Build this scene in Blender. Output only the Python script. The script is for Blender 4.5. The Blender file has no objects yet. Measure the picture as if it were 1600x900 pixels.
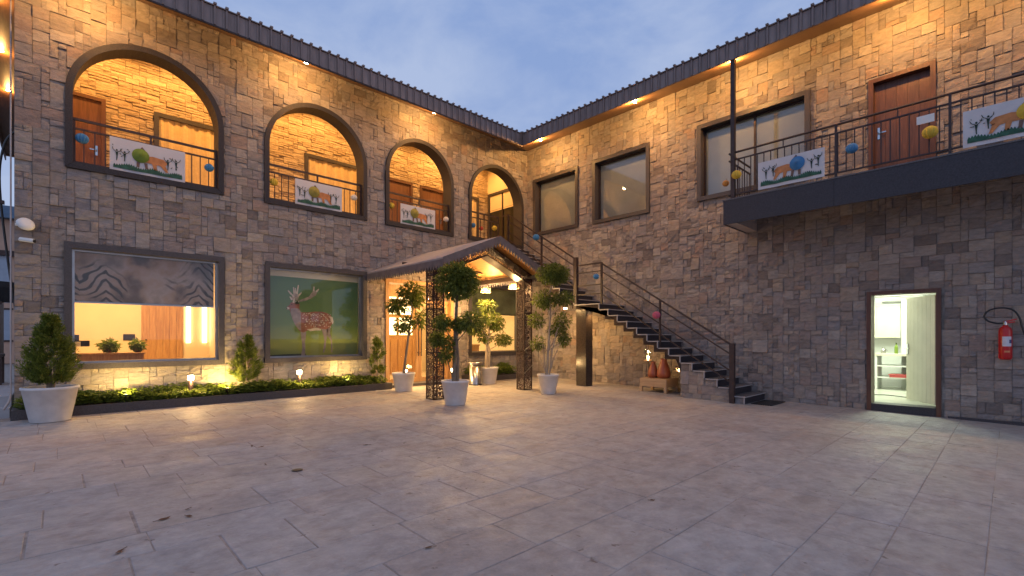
import bpy, math, random
from math import sin, cos, pi, radians, sqrt
from mathutils import Vector, noise as mnoise
random.seed(7)
sc = bpy.context.scene
COL = sc.collection

# ------------------------------------------------------------ camera
YAW = 46.2725
CAM = (-11.4326, -11.2054, 1.2688)
cam = bpy.data.cameras.new('camera')
cam.lens = 16.74; cam.sensor_width = 36; cam.sensor_fit = 'HORIZONTAL'
cam.shift_y = 0.0481; cam.clip_start = 0.05; cam.clip_end = 3000
co = bpy.data.objects.new('camera', cam); COL.objects.link(co)
co.location = CAM; co.rotation_euler = (radians(90), 0, radians(YAW - 90))
sc.camera = co

# ------------------------------------------------------------ dusk sky and sun
SUN_EL, SUN_AZ = 1.5, 250.0       # low behind the camera
wd = bpy.data.worlds.new('World'); sc.world = wd; wd.use_nodes = True
nt = wd.node_tree; N = nt.nodes; LK = nt.links; N.clear()
out = N.new('ShaderNodeOutputWorld'); bg = N.new('ShaderNodeBackground')
sky = N.new('ShaderNodeTexSky'); sky.sky_type = 'NISHITA'; sky.sun_disc = False
sky.sun_elevation = radians(SUN_EL); sky.sun_rotation = radians(90 - SUN_AZ)
sky.air_density = 1.3; sky.dust_density = 0.6; sky.ozone_density = 2.2
tc = N.new('ShaderNodeTexCoord'); mp = N.new('ShaderNodeMapping'); mp.inputs['Scale'].default_value = (1, 1, 2.2)
nz = N.new('ShaderNodeTexNoise'); nz.inputs['Scale'].default_value = 3.2; nz.inputs['Detail'].default_value = 7
nz.inputs['Roughness'].default_value = 0.58; nz.inputs['Distortion'].default_value = 0.3
rp = N.new('ShaderNodeValToRGB'); rp.color_ramp.elements[0].position = 0.38; rp.color_ramp.elements[1].position = 0.64
rp.color_ramp.elements[0].color = (0.20, 0.285, 0.51, 1); rp.color_ramp.elements[1].color = (0.325, 0.395, 0.575, 1)
mx = N.new('ShaderNodeMixRGB'); mx.inputs['Fac'].default_value = .78   # thin dusk cloud over the clear sky
LK.new(tc.outputs['Generated'], mp.inputs['Vector']); LK.new(mp.outputs[0], nz.inputs['Vector'])
LK.new(nz.outputs['Fac'], rp.inputs['Fac']); gn = N.new('ShaderNodeMixRGB'); gn.blend_type = 'MULTIPLY'; gn.inputs['Fac'].default_value = 1; gn.inputs['Color2'].default_value = (10.5, 10.5, 10.5, 1)
LK.new(rp.outputs['Color'], gn.inputs['Color1']); LK.new(gn.outputs[0], mx.inputs['Color2'])
LK.new(sky.outputs[0], mx.inputs['Color1']); LK.new(mx.outputs[0], bg.inputs['Color'])
bg.inputs['Strength'].default_value = 0.079
LK.new(bg.outputs[0], out.inputs['Surface'])
sl = bpy.data.lights.new('sun', 'SUN'); sl.energy = 0.08; sl.angle = radians(20); sl.color = (1, .86, .8)
so = bpy.data.objects.new('sun', sl); COL.objects.link(so)
sd = Vector((cos(radians(SUN_AZ)), sin(radians(SUN_AZ)), math.tan(radians(8)))).normalized()
so.rotation_euler = (-sd).to_track_quat('-Z', 'Y').to_euler(); so.location = (-20, -25, 12)

vs = sc.view_settings; vs.view_transform = 'Standard'; vs.look = 'None'; vs.exposure = 0.95; vs.gamma = 1.0
vs.use_curve_mapping = False
sc.render.engine = 'CYCLES'
sc.cycles.use_denoising = True; sc.cycles.max_bounces = 8; sc.cycles.transparent_max_bounces = 24
sc.cycles.sample_clamp_indirect = 6.0; sc.cycles.caustics_reflective = False; sc.cycles.caustics_refractive = False

WARM = (1.0, 0.51, 0.15)
WARM2 = (1.0, 0.60, 0.23)

# ------------------------------------------------------------ materials
MATS = {}
def _pr(name):
    m = bpy.data.materials.new(name); m.use_nodes = True
    n = m.node_tree.nodes; p = n['Principled BSDF']; MATS[name] = m
    return m, n, m.node_tree.links, p
def mat(name, col, rough=.6, var=.18, scale=6, bump=0.0, bscale=60, metal=0, spec=.5, stretch=(1, 1, 1), detail=4, alpha=None):
    m, n, l, p = _pr(name)
    t = n.new('ShaderNodeTexCoord'); mpn = n.new('ShaderNodeMapping'); mpn.inputs['Scale'].default_value = stretch
    l.new(t.outputs['Object'], mpn.inputs['Vector'])
    z = n.new('ShaderNodeTexNoise'); z.inputs['Scale'].default_value = scale; z.inputs['Detail'].default_value = detail
    l.new(mpn.outputs[0], z.inputs['Vector'])
    r = n.new('ShaderNodeValToRGB'); r.color_ramp.elements[0].position = .3; r.color_ramp.elements[1].position = .7
    r.color_ramp.elements[0].color = tuple(c * (1 - var) for c in col) + (1,)
    r.color_ramp.elements[1].color = tuple(min(1, c * (1 + var)) for c in col) + (1,)
    l.new(z.outputs['Fac'], r.inputs['Fac']); l.new(r.outputs[0], p.inputs['Base Color'])
    p.inputs['Roughness'].default_value = rough; p.inputs['Metallic'].default_value = metal
    p.inputs['Specular IOR Level'].default_value = spec
    if bump:
        z2 = n.new('ShaderNodeTexNoise'); z2.inputs['Scale'].default_value = bscale; z2.inputs['Detail'].default_value = 5
        l.new(mpn.outputs[0], z2.inputs['Vector'])
        b = n.new('ShaderNodeBump'); b.inputs['Strength'].default_value = bump; b.inputs['Distance'].default_value = .02
        l.new(z2.outputs['Fac'], b.inputs['Height']); l.new(b.outputs[0], p.inputs['Normal'])
    return m
def emis(name, col, s):
    m, n, l, p = _pr(name)
    p.inputs['Base Color'].default_value = (.8, .8, .8, 1)
    p.inputs['Emission Color'].default_value = col + (1,); p.inputs['Emission Strength'].default_value = s
    return m
def toned(name, cols, rough=.8, bump=.5, bscale=18, var=.25, stretch=(1, 1, 1), spec=.3, fine=70):
    """colour picked per piece by the face attribute 'tone', with grain and fine relief"""
    m, n, l, p = _pr(name)
    a = n.new('ShaderNodeAttribute'); a.attribute_name = 'tone'
    r = n.new('ShaderNodeValToRGB'); cr = r.color_ramp
    while len(cr.elements) < len(cols): cr.elements.new(.5)
    for i, c in enumerate(cols):
        cr.elements[i].position = i / (len(cols) - 1); cr.elements[i].color = c + (1,)
    l.new(a.outputs['Fac'], r.inputs['Fac'])
    t = n.new('ShaderNodeTexCoord'); mpn = n.new('ShaderNodeMapping'); mpn.inputs['Scale'].default_value = stretch
    l.new(t.outputs['Object'], mpn.inputs['Vector'])
    z = n.new('ShaderNodeTexNoise'); z.inputs['Scale'].default_value = bscale; z.inputs['Detail'].default_value = 8; z.inputs['Roughness'].default_value = .65
    l.new(mpn.outputs[0], z.inputs['Vector'])
    mr = n.new('ShaderNodeMapRange'); mr.inputs['From Min'].default_value = .3; mr.inputs['From Max'].default_value = .7
    mr.inputs['To Min'].default_value = 1 - var; mr.inputs['To Max'].default_value = 1 + var
    l.new(z.outputs['Fac'], mr.inputs['Value'])
    mu = n.new('ShaderNodeMixRGB'); mu.blend_type = 'MULTIPLY'; mu.inputs['Fac'].default_value = 1
    l.new(r.outputs[0], mu.inputs['Color1']); l.new(mr.outputs[0], mu.inputs['Color2'])
    l.new(mu.outputs[0], p.inputs['Base Color'])
    p.inputs['Roughness'].default_value = rough; p.inputs['Specular IOR Level'].default_value = spec
    z2 = n.new('ShaderNodeTexNoise'); z2.inputs['Scale'].default_value = fine; z2.inputs['Detail'].default_value = 6
    l.new(mpn.outputs[0], z2.inputs['Vector'])
    ad = n.new('ShaderNodeMath'); ad.operation = 'MULTIPLY_ADD'; ad.inputs[1].default_value = .35
    l.new(z2.outputs['Fac'], ad.inputs[0]); l.new(z.outputs['Fac'], ad.inputs[2])
    b = n.new('ShaderNodeBump'); b.inputs['Strength'].default_value = bump; b.inputs['Distance'].default_value = .025
    l.new(ad.outputs[0], b.inputs['Height']); l.new(b.outputs[0], p.inputs['Normal'])
    return m
def leafmat(name, cols, trans=.45):
    m, n, l, p = _pr(name)
    a = n.new('ShaderNodeAttribute'); a.attribute_name = 'tone'
    r = n.new('ShaderNodeValToRGB'); cr = r.color_ramp
    while len(cr.elements) < len(cols): cr.elements.new(.5)
    for i, c in enumerate(cols):
        cr.elements[i].position = i / (len(cols) - 1); cr.elements[i].color = c + (1,)
    l.new(a.outputs['Fac'], r.inputs['Fac']); l.new(r.outputs[0], p.inputs['Base Color'])
    p.inputs['Roughness'].default_value = .45
    tr = n.new('ShaderNodeBsdfTranslucent'); l.new(r.outputs[0], tr.inputs['Color'])
    ms = n.new('ShaderNodeMixShader'); ms.inputs[0].default_value = trans
    l.new(p.outputs[0], ms.inputs[1]); l.new(tr.outputs[0], ms.inputs[2])
    l.new(ms.outputs[0], n['Material Output'].inputs['Surface'])
    return m
def glassmat(name, tint=(.93, .95, .95), ior=1.5, gain=1.0):
    m, n, l, p = _pr(name); n.remove(p)
    t = n.new('ShaderNodeBsdfTransparent'); t.inputs[0].default_value = tint + (1,)
    g = n.new('ShaderNodeBsdfGlossy'); g.inputs['Roughness'].default_value = .01
    f = n.new('ShaderNodeLayerWeight'); f.inputs['Blend'].default_value = .5      # thin sheet: same reflectance from both sides
    q = n.new('ShaderNodeMath'); q.operation = 'POWER'; q.inputs[1].default_value = 4.5; l.new(f.outputs['Facing'], q.inputs[0])
    k = n.new('ShaderNodeMath'); k.operation = 'MULTIPLY_ADD'; k.inputs[1].default_value = .9 * gain; k.inputs[2].default_value = .045 * gain; k.use_clamp = True
    l.new(q.outputs[0], k.inputs[0])
    ms = n.new('ShaderNodeMixShader'); l.new(k.outputs[0], ms.inputs[0]); l.new(t.outputs[0], ms.inputs[1]); l.new(g.outputs[0], ms.inputs[2])
    l.new(ms.outputs[0], n['Material Output'].inputs['Surface'])
    return m
def woodmat(name, c1, c2, axis='Z', rough=.45, plank=0.0):
    m, n, l, p = _pr(name)
    t = n.new('ShaderNodeTexCoord'); mpn = n.new('ShaderNodeMapping')
    s = {'X': (1.2, 14, 14), 'Y': (14, 1.2, 14), 'Z': (14, 14, 1.2)}[axis]
    mpn.inputs['Scale'].default_value = s; l.new(t.outputs['Object'], mpn.inputs['Vector'])
    z = n.new('ShaderNodeTexNoise'); z.inputs['Scale'].default_value = 2.2; z.inputs['Detail'].default_value = 6; z.inputs['Distortion'].default_value = .6
    l.new(mpn.outputs[0], z.inputs['Vector'])
    r = n.new('ShaderNodeValToRGB'); r.color_ramp.elements[0].position = .35; r.color_ramp.elements[1].position = .68
    r.color_ramp.elements[0].color = c1 + (1,); r.color_ramp.elements[1].color = c2 + (1,)
    l.new(z.outputs['Fac'], r.inputs['Fac']); l.new(r.outputs[0], p.inputs['Base Color'])
    p.inputs['Roughness'].default_value = rough
    return m
def clothy(m, k=.45):
    n = m.node_tree.nodes; l = m.node_tree.links; p = n['Principled BSDF']; src = p.inputs['Base Color'].links[0].from_socket
    tr = n.new('ShaderNodeBsdfTranslucent'); l.new(src, tr.inputs['Color']); ms = n.new('ShaderNodeMixShader'); ms.inputs[0].default_value = k
    l.new(p.outputs[0], ms.inputs[1]); l.new(tr.outputs[0], ms.inputs[2]); l.new(ms.outputs[0], n['Material Output'].inputs['Surface']); return m
def jalimat(name, col, scale=25, hole=.08):
    """laser-cut sheet: cell pattern cut right through the metal"""
    m, n, l, p = _pr(name)
    p.inputs['Base Color'].default_value = col + (1,); p.inputs['Roughness'].default_value = .5; p.inputs['Metallic'].default_value = .3
    t = n.new('ShaderNodeTexCoord')
    v = n.new('ShaderNodeTexVoronoi'); v.feature = 'DISTANCE_TO_EDGE'; v.inputs['Scale'].default_value = scale; v.inputs['Randomness'].default_value = .75
    l.new(t.outputs['Object'], v.inputs['Vector'])
    g = n.new('ShaderNodeMath'); g.operation = 'GREATER_THAN'; g.inputs[1].default_value = hole
    l.new(v.outputs['Distance'], g.inputs[0])
    tr = n.new('ShaderNodeBsdfTransparent'); ms = n.new('ShaderNodeMixShader')
    l.new(g.outputs[0], ms.inputs[0]); l.new(p.outputs[0], ms.inputs[1]); l.new(tr.outputs[0], ms.inputs[2])
    l.new(ms.outputs[0], n['Material Output'].inputs['Surface'])
    return m

def weather(m):
    """broad worn patches, brown stains and small dark spots over the whole yard"""
    n = m.node_tree.nodes; l = m.node_tree.links; p = n['Principled BSDF']; src = p.inputs['Base Color'].links[0].from_socket
    t = n.new('ShaderNodeTexCoord'); cur = src
    for (sc_, det, lo, hi, col, k) in ((.55, 6, .46, .66, (.88, .84, .81), .7), (2.3, 8, .58, .72, (.78, .70, .65), .6), (1.1, 7, .52, .72, (1.10, 1.09, 1.08), .8), (6.5, 9, .50, .66, (.84, .80, .77), .7), (17, 8, .5, .68, (1.18, 1.16, 1.15), .7), (9, 3, .68, .73, (.42, .34, .30), .85)):
        z = n.new('ShaderNodeTexNoise'); z.inputs['Scale'].default_value = sc_; z.inputs['Detail'].default_value = det; z.inputs['Roughness'].default_value = .62; z.inputs['Distortion'].default_value = .5
        mp_ = n.new('ShaderNodeMapping'); mp_.inputs['Location'].default_value = (sc_ * 3.1, sc_ * 7.7, 0); l.new(t.outputs['Object'], mp_.inputs['Vector']); l.new(mp_.outputs[0], z.inputs['Vector'])
        q = n.new('ShaderNodeMapRange'); q.inputs['From Min'].default_value = lo; q.inputs['From Max'].default_value = hi; q.inputs['To Max'].default_value = k; l.new(z.outputs['Fac'], q.inputs['Value'])
        x = n.new('ShaderNodeMixRGB'); x.blend_type = 'MULTIPLY'; x.inputs['Color2'].default_value = col + (1,); l.new(q.outputs[0], x.inputs['Fac']); l.new(cur, x.inputs['Color1']); cur = x.outputs[0]
    l.new(cur, p.inputs['Base Color'])
    z = n.new('ShaderNodeTexNoise'); z.inputs['Scale'].default_value = 1.7; z.inputs['Detail'].default_value = 6; l.new(t.outputs['Object'], z.inputs['Vector'])
    q = n.new('ShaderNodeMapRange'); q.inputs['From Min'].default_value = .3; q.inputs['From Max'].default_value = .7; q.inputs['To Min'].default_value = .46; q.inputs['To Max'].default_value = .74
    l.new(z.outputs['Fac'], q.inputs['Value']); l.new(q.outputs[0], p.inputs['Roughness'])
STONE = toned('split_stone', [(.175, .148, .135), (.25, .215, .195), (.30, .255, .22), (.22, .203, .205), (.325, .27, .22), (.27, .235, .225), (.36, .315, .275), (.24, .225, .225), (.30, .22, .178)], bump=.8, bscale=8, stretch=(1, 1, 2.6), var=.2, fine=55)
LEDGE = toned('ledge_stone', [(.36, .27, .18), (.48, .37, .25), (.42, .32, .21), (.53, .42, .29)], bump=.7, bscale=14, stretch=(1, 1, 3), var=.25)
PAVE = toned('paving_stone', [(.335, .30, .28), (.355, .322, .30), (.34, .32, .308), (.36, .328, .302), (.35, .335, .328)], rough=.5, bump=.75, bscale=5.5, stretch=(1, 1.25, 1), var=.2, spec=.4, fine=26)
weather(PAVE)
MORTAR = mat('mortar', (.26, .23, .205), .9, .3, 12, .4, 60)
JOINT = mat('joint_sand', (.295, .245, .21), .95, .3, 9, .3, 80)
GRAN = mat('granite_frame', (.05, .044, .048), .42, .35, 60, .1, 120)
ARCHG = mat('arch_granite', (.036, .032, .035), .55, .35, 60, .1, 120, spec=.3)
GRAND = mat('granite_dark', (.030, .028, .036), .55, .35, 50, .05, 120)
GRANL = mat('granite_tread', (.10, .096, .10), .45, .25, 40, .08, 120)
PLASTER = mat('plaster', (.62, .56, .47), .85, .06, 3, .1, 60)
CREAM = mat('cream_paint', (.72, .60, .40), .8, .05, 2)
WHITE = mat('white_paint', (.74, .75, .72), .6, .04, 3)
BEAM = mat('beam_plaster', (.50, .44, .41), .85, .08, 5, .15, 60)
METAL = mat('dark_metal', (.050, .034, .032), .45, .25, 10, 0, metal=.5)
IRON = mat('rail_paint', (.036, .020, .019), .5, .2, 12)
ROOFM = mat('roof_sheet', (.24, .185, .17), .55, .25, 4, .05, 40, stretch=(1, 1, .4))
CANR = mat('canopy_sheet', (.30, .28, .29), .55, .15, 4, .08, 40)
CANT = mat('canopy_trim', (.12, .105, .115), .5, .2, 8)
SOFFIT = woodmat('soffit_wood', (.13, .062, .030), (.22, .11, .05), 'X')
SOFFITY = woodmat('soffit_wood_long', (.13, .062, .030), (.22, .11, .05), 'Y')
OAK = woodmat('warm_oak', (.36, .19, .075), (.50, .29, .12), 'Z')
DOORW = woodmat('door_teak', (.105, .043, .024), (.165, .072, .040), 'Z', .4)
DOORF = woodmat('door_frame_wood', (.085, .034, .02), (.13, .055, .03), 'Z', .45)
ORANGE = woodmat('canopy_lining', (.42, .20, .06), (.52, .27, .09), 'Y', .5)
GLASS = glassmat('window_glass')
GLASSR = glassmat('reflective_glass', (.9, .92, .93), 1.5, 1.7)
POT = mat('white_pot', (.66, .645, .63), .6, .10, 7, .12, 50)
SOIL = mat('soil', (.035, .024, .016), .95, .4, 30, .6, 60)
BARK = mat('ficus_bark', (.20, .155, .11), .85, .3, 14, .6, 40, stretch=(1, 1, .3))
BARKG = mat('pale_bark', (.34, .28, .21), .85, .25, 14, .5, 40, stretch=(1, 1, .3))
LEAF = leafmat('ficus_leaf', [(.07, .10, .02), (.12, .165, .03), (.18, .23, .045), (.25, .29, .06)])
LEAF2 = leafmat('thuja_leaf', [(.065, .10, .016), (.12, .165, .024), (.18, .225, .035), (.23, .265, .05)])
LEAF3 = leafmat('cover_leaf', [(.065, .11, .02), (.13, .19, .035), (.20, .26, .05), (.27, .32, .065)])
STEEL = mat('steel', (.45, .44, .43), .3, .1, 8, 0, metal=1)
BLACK = mat('black_plastic', (.015, .015, .016), .4, .2, 10)
CHROME = mat('chrome', (.6, .6, .6), .2, .05, 5, metal=1)
JALI = jalimat('cut_metal_sheet', (.085, .055, .05))
BULB = emis('lit_bulb', (1, .68, .32), 16)
DOWN = emis('lit_downlight', (1, .74, .42), 55)
BOLL = emis('lit_bollard', (1, .74, .40), 12)
UPL = emis('lit_uplight', (1, .80, .35), 30)

# ------------------------------------------------------------ mesh helpers
class MB:
    def __init__(s): s.v = []; s.f = []; s.t = []
    def add(s, vs, fs, tone=0.5):
        o = len(s.v); s.v += [tuple(p) for p in vs]
        for f in fs: s.f.append(tuple(i + o for i in f)); s.t.append(tone)
        return s
    def box(s, a, b, tone=.5):
        x0, y0, z0 = [min(a[i], b[i]) for i in range(3)]; x1, y1, z1 = [max(a[i], b[i]) for i in range(3)]
        return s.add([(x0, y0, z0), (x1, y0, z0), (x1, y1, z0), (x0, y1, z0), (x0, y0, z1), (x1, y0, z1), (x1, y1, z1), (x0, y1, z1)],
                     [(0, 3, 2, 1), (4, 5, 6, 7), (0, 1, 5, 4), (1, 2, 6, 5), (2, 3, 7, 6), (3, 0, 4, 7)], tone)
    def tube(s, pts, r, n=8, cap=True, tone=.5):
        pts = [Vector(p) for p in pts]; m = len(pts); rr = r if isinstance(r, (list, tuple)) else [r] * m
        up = Vector((0, 0, 1)); rings = []
        t0 = (pts[1] - pts[0]).normalized()
        a = t0.cross(up)
        if a.length < 1e-3: a = t0.cross(Vector((0, 1, 0)))
        a.normalize()
        vs = []
        for i in range(m):
            t = (pts[min(i + 1, m - 1)] - pts[max(i - 1, 0)]).normalized()
            a = (a - t * a.dot(t)).normalized(); b = t.cross(a)
            off = pi / 4 if n == 4 else 0
            for k in range(n):
                an = 2 * pi * k / n + off
                vs.append(pts[i] + (a * cos(an) + b * sin(an)) * rr[i])
        fs = []
        for i in range(m - 1):
            for k in range(n):
                k2 = (k + 1) % n
                fs.append((i * n + k, i * n + k2, (i + 1) * n + k2, (i + 1) * n + k))
        if cap:
            fs.append(tuple(range(n))[::-1]); fs.append(tuple((m - 1) * n + k for k in range(n)))
        return s.add(vs, fs, tone)
    def bar(s, a, b, w, tone=.5): return s.tube([a, b], w * .7071, 4, True, tone)
    def lathe(s, prof, n=24, c=(0, 0, 0), cap0=True, cap1=True, tone=.5):
        vs = []; m = len(prof)
        for (r, z) in prof:
            for k in range(n):
                an = 2 * pi * k / n; vs.append((c[0] + r * cos(an), c[1] + r * sin(an), c[2] + z))
        fs = []
        for i in range(m - 1):
            for k in range(n):
                k2 = (k + 1) % n; fs.append((i * n + k, i * n + k2, (i + 1) * n + k2, (i + 1) * n + k))
        if cap0: fs.append(tuple(range(n))[::-1])
        if cap1: fs.append(tuple((m - 1) * n + k for k in range(n)))
        return s.add(vs, fs, tone)
    def prism(s, poly, P, d0, d1, tone=.5):
        """poly: 2-D outline; P(u,v,d) -> point; closed slab between depths d0 and d1"""
        n = len(poly)
        vs = [P(u, v, d0) for u, v in poly] + [P(u, v, d1) for u, v in poly]
        fs = [tuple(range(n))[::-1], tuple(range(n, 2 * n))] + [(i, (i + 1) % n, n + (i + 1) % n, n + i) for i in range(n)]
        return s.add(vs, fs, tone)
    def build(s, name, m, parent=None, smooth=False, tone=False, loc=None):
        me = bpy.data.meshes.new(name); me.from_pydata(s.v, [], s.f)
        me.materials.append(m)
        if tone:
            at = me.attributes.new('tone', 'FLOAT', 'FACE'); at.data.foreach_set('value', s.t)
        if smooth: me.polygons.foreach_set('use_smooth', [True] * len(me.polygons))
        me.update()
        o = bpy.data.objects.new(name, me); COL.objects.link(o)
        if parent: o.parent = parent
        if loc: o.location = loc
        return o
def recalc(o):
    import bmesh
    b = bmesh.new(); b.from_mesh(o.data); bmesh.ops.recalc_face_normals(b, faces=b.faces); b.to_mesh(o.data); b.free(); return o
def tag(o, label=None, cat=None, group=None, kind=None):
    if label: o['label'] = label
    if cat: o['category'] = cat
    if group: o['group'] = group
    if kind: o['kind'] = kind
    return o
def thing(name, label, cat, loc=(0, 0, 0), rz=0, group=None):
    o = bpy.data.objects.new(name, None); COL.objects.link(o); o.empty_display_size = .2
    o.location = loc; o.rotation_euler = (0, 0, rz); return tag(o, label, cat, group)
def part(name, m, parent, fn, smooth=False, tone=False):
    b = MB(); fn(b); return b.build(name, m, parent, smooth, tone)
def copy_tree(o, parent=None):
    c = o.copy(); COL.objects.link(c); c.parent = parent
    for ch in list(o.children): copy_tree(ch, c)
    return c
def light(kind, name, loc, energy, col, parent=None, size=.05, target=None, angle=120, blend=.6, sizey=None):
    l = bpy.data.lights.new(name, kind); l.energy = energy; l.color = col
    if kind == 'SPOT': l.spot_size = radians(angle); l.spot_blend = blend; l.shadow_soft_size = size
    elif kind == 'POINT': l.shadow_soft_size = size
    elif kind == 'AREA': l.shape = 'RECTANGLE'; l.size = size; l.size_y = sizey or size
    o = bpy.data.objects.new(name, l); COL.objects.link(o); o.location = loc
    if target is not None: o.rotation_euler = (Vector(target) - Vector(loc)).to_track_quat('-Z', 'Y').to_euler()
    if parent: o.parent = parent
    return o
SL = 0.0155
def gz(y): return SL * y                      # the yard falls gently away from the house
FX, FY = cos(radians(YAW)), sin(radians(YAW))
def seen_size(x, y, z, a):
    dx, dy = x - CAM[0], y - CAM[1]; fw = dx * FX + dy * FY; r = dx * FY - dy * FX
    if fw < .3: return 0
    px = 800 + 744 * r / fw; py = 527 - 744 * (z - CAM[2]) / fw
    if px < -20 or px > 1620 or py < -20 or py > 920: return 0
    return a / fw ** 2

# ------------------------------------------------------------ stone cladding
def clip_half(poly, n, c):
    """keep n.p >= c"""
    o = []
    for i in range(len(poly)):
        p, q = poly[i], poly[(i + 1) % len(poly)]
        a = n[0] * p[0] + n[1] * p[1] - c; b = n[0] * q[0] + n[1] * q[1] - c
        if a >= 0: o.append(p)
        if (a >= 0) != (b >= 0):
            t = a / (a - b); o.append((p[0] + t * (q[0] - p[0]), p[1] + t * (q[1] - p[1])))
    return o
def pack(u0, u1, v0, v1, du, dv, rng, sizes):
    nu = max(1, round((u1 - u0) / du)); nv = max(1, round((v1 - v0) / dv)); du = (u1 - u0) / nu; dv = (v1 - v0) / nv
    g = [[0] * nu for _ in range(nv)]; res = []
    ju = [[rng.uniform(-.016, .016) if 0 < i < nu else 0 for i in range(nu + 1)] for _ in range(nv + 1)]
    for j in range(nv):
        for i in range(nu):
            if g[j][i]: continue
            opts = sizes[:]; rng.shuffle(opts)
            for (w, h) in opts + [(1, 1)]:
                if i + w <= nu and j + h <= nv and all(not g[j + b][i + a] for a in range(w) for b in range(h)):
                    for a in range(w):
                        for b in range(h): g[j + b][i + a] = 1
                    sh = ju[j][i]; 
                    res.append((u0 + i * du, v0 + j * dv, u0 + (i + w) * du, v0 + (j + h) * dv)); break
    return res
def stones(rects, holes, arches, gap=.0012, minw=.045):
    out = []
    for (a, b, c, d) in rects:
        R = [(a, b, c, d)]
        for (ha, hb, hc, hd) in holes:
            n = []
            for (a2, b2, c2, d2) in R:
                if c2 <= ha or a2 >= hc or d2 <= hb or b2 >= hd: n.append((a2, b2, c2, d2)); continue
                cand = [(a2, b2, min(c2, ha), d2), (max(a2, hc), b2, c2, d2), (a2, b2, c2, min(d2, hb)), (a2, max(b2, hd), c2, d2)]
                cand = [r for r in cand if r[2] - r[0] > minw and r[3] - r[1] > minw]
                if cand: n.append(max(cand, key=lambda r: (r[2] - r[0]) * (r[3] - r[1])))
            R = n
        for (a2, b2, c2, d2) in R:
            poly = [(a2 + gap, b2 + gap), (c2 - gap, b2 + gap), (c2 - gap, d2 - gap), (a2 + gap, d2 - gap)]
            clipped = False
            for (ux, uz, r) in arches:
                ctr = ((a2 + c2) / 2, (b2 + d2) / 2)
                near = (min(max(ux, a2), c2), min(max(uz, b2), d2))
                if math.hypot(near[0] - ux, near[1] - uz) < r and d2 > uz:
                    if all(math.hypot(p[0] - ux, p[1] - uz) < r for p in poly): poly = []; break
                    n = (ctr[0] - ux, max(ctr[1] - uz, .02)); q = math.hypot(*n); n = (n[0] / q, n[1] / q)
                    poly = clip_half(poly, n, n[0] * ux + n[1] * uz + r); clipped = True
                    if len(poly) < 3: poly = []; break
            if len(poly) >= 3:
                ar = abs(sum(poly[i][0] * poly[(i + 1) % len(poly)][1] - poly[(i + 1) % len(poly)][0] * poly[i][1] for i in range(len(poly)))) / 2
                if ar > .0012: out.append((poly, clipped, ar))
    return out
def stone_mesh(b, poly, clipped, P, rng, lo=.010, hi=.036, rough=.015, tone=None):
    tone = rng.random() if tone is None else tone
    d0 = rng.uniform(lo, hi); us = [p[0] for p in poly]; vs_ = [p[1] for p in poly]
    cu, cv = sum(us) / len(us), sum(vs_) / len(vs_); tu, tv = rng.uniform(-.05, .05), rng.uniform(-.09, .06)
    sx, sy = rng.uniform(0, 99), rng.uniform(0, 99)
    def dep(u, v, edge):
        k = mnoise.noise(Vector((u * 5 + sx, v * 16 + sy, 0))) * rough + mnoise.noise(Vector((u * 14 + sx, v * 30 + sy, 7))) * rough * .6
        return max(.005, d0 + tu * (u - cu) + tv * (v - cv) + k - (.002 + rng.uniform(0, .006) if edge else 0))
    ins = .002
    if not clipped and len(poly) == 4:
        u0, u1, v0, v1 = min(us), max(us), min(vs_), max(vs_)
        n = 3; vs = []; fs = []
        for j in range(n + 1):
            for i in range(n + 1):
                e = i in (0, n) or j in (0, n)
                fu = i / n if e else i / n + rng.uniform(-.1, .1); fv = j / n if e else j / n + rng.uniform(-.1, .1)
                u = u0 + (u1 - u0) * fu; v = v0 + (v1 - v0) * fv
                if e:
                    u += ins if i == 0 else (-ins if i == n else rng.uniform(-.003, .003)); v += ins if j == 0 else (-ins if j == n else rng.uniform(-.004, .004))
                vs.append(P(u, v, dep(u, v, e)))
        for j in range(n):
            for i in range(n):
                k = j * (n + 1) + i; q = (k, k + 1, k + n + 2, k + n + 1)
                fs.append(q)
        ring = [i for i in range(n + 1)] + [(j + 1) * (n + 1) - 1 for j in range(1, n + 1)] + [n * (n + 1) + i for i in range(n - 1, -1, -1)] + [j * (n + 1) for j in range(n - 1, 0, -1)]
        o = len(vs)
        bk = [(u0, v0), (u1, v0), (u1, v1), (u0, v1)]
        for q, ri in enumerate(ring):
            i, j = ri % (n + 1), ri // (n + 1)
            vs.append(P(u0 + (u1 - u0) * i / n, v0 + (v1 - v0) * j / n, -.012))
        m = len(ring)
        for q in range(m): fs.append((o + q, o + (q + 1) % m, ring[(q + 1) % m], ring[q]))
        b.add(vs, fs, tone)
    else:
        n = len(poly); vs = []; fs = []
        for (u, v) in poly:
            q = ins / max(math.hypot(u - cu, v - cv), .02); uu, vv = u + (cu - u) * q, v + (cv - v) * q; vs.append(P(uu, vv, dep(uu, vv, True)))
        vs.append(P(cu, cv, dep(cu, cv, False)))
        for (u, v) in poly: vs.append(P(u, v, -.012))
        for i in range(n):
            fs.append((i, (i + 1) % n, n)); fs.append((n + 1 + i, n + 1 + (i + 1) % n, (i + 1) % n, i))
        b.add(vs, fs, tone)
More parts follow.
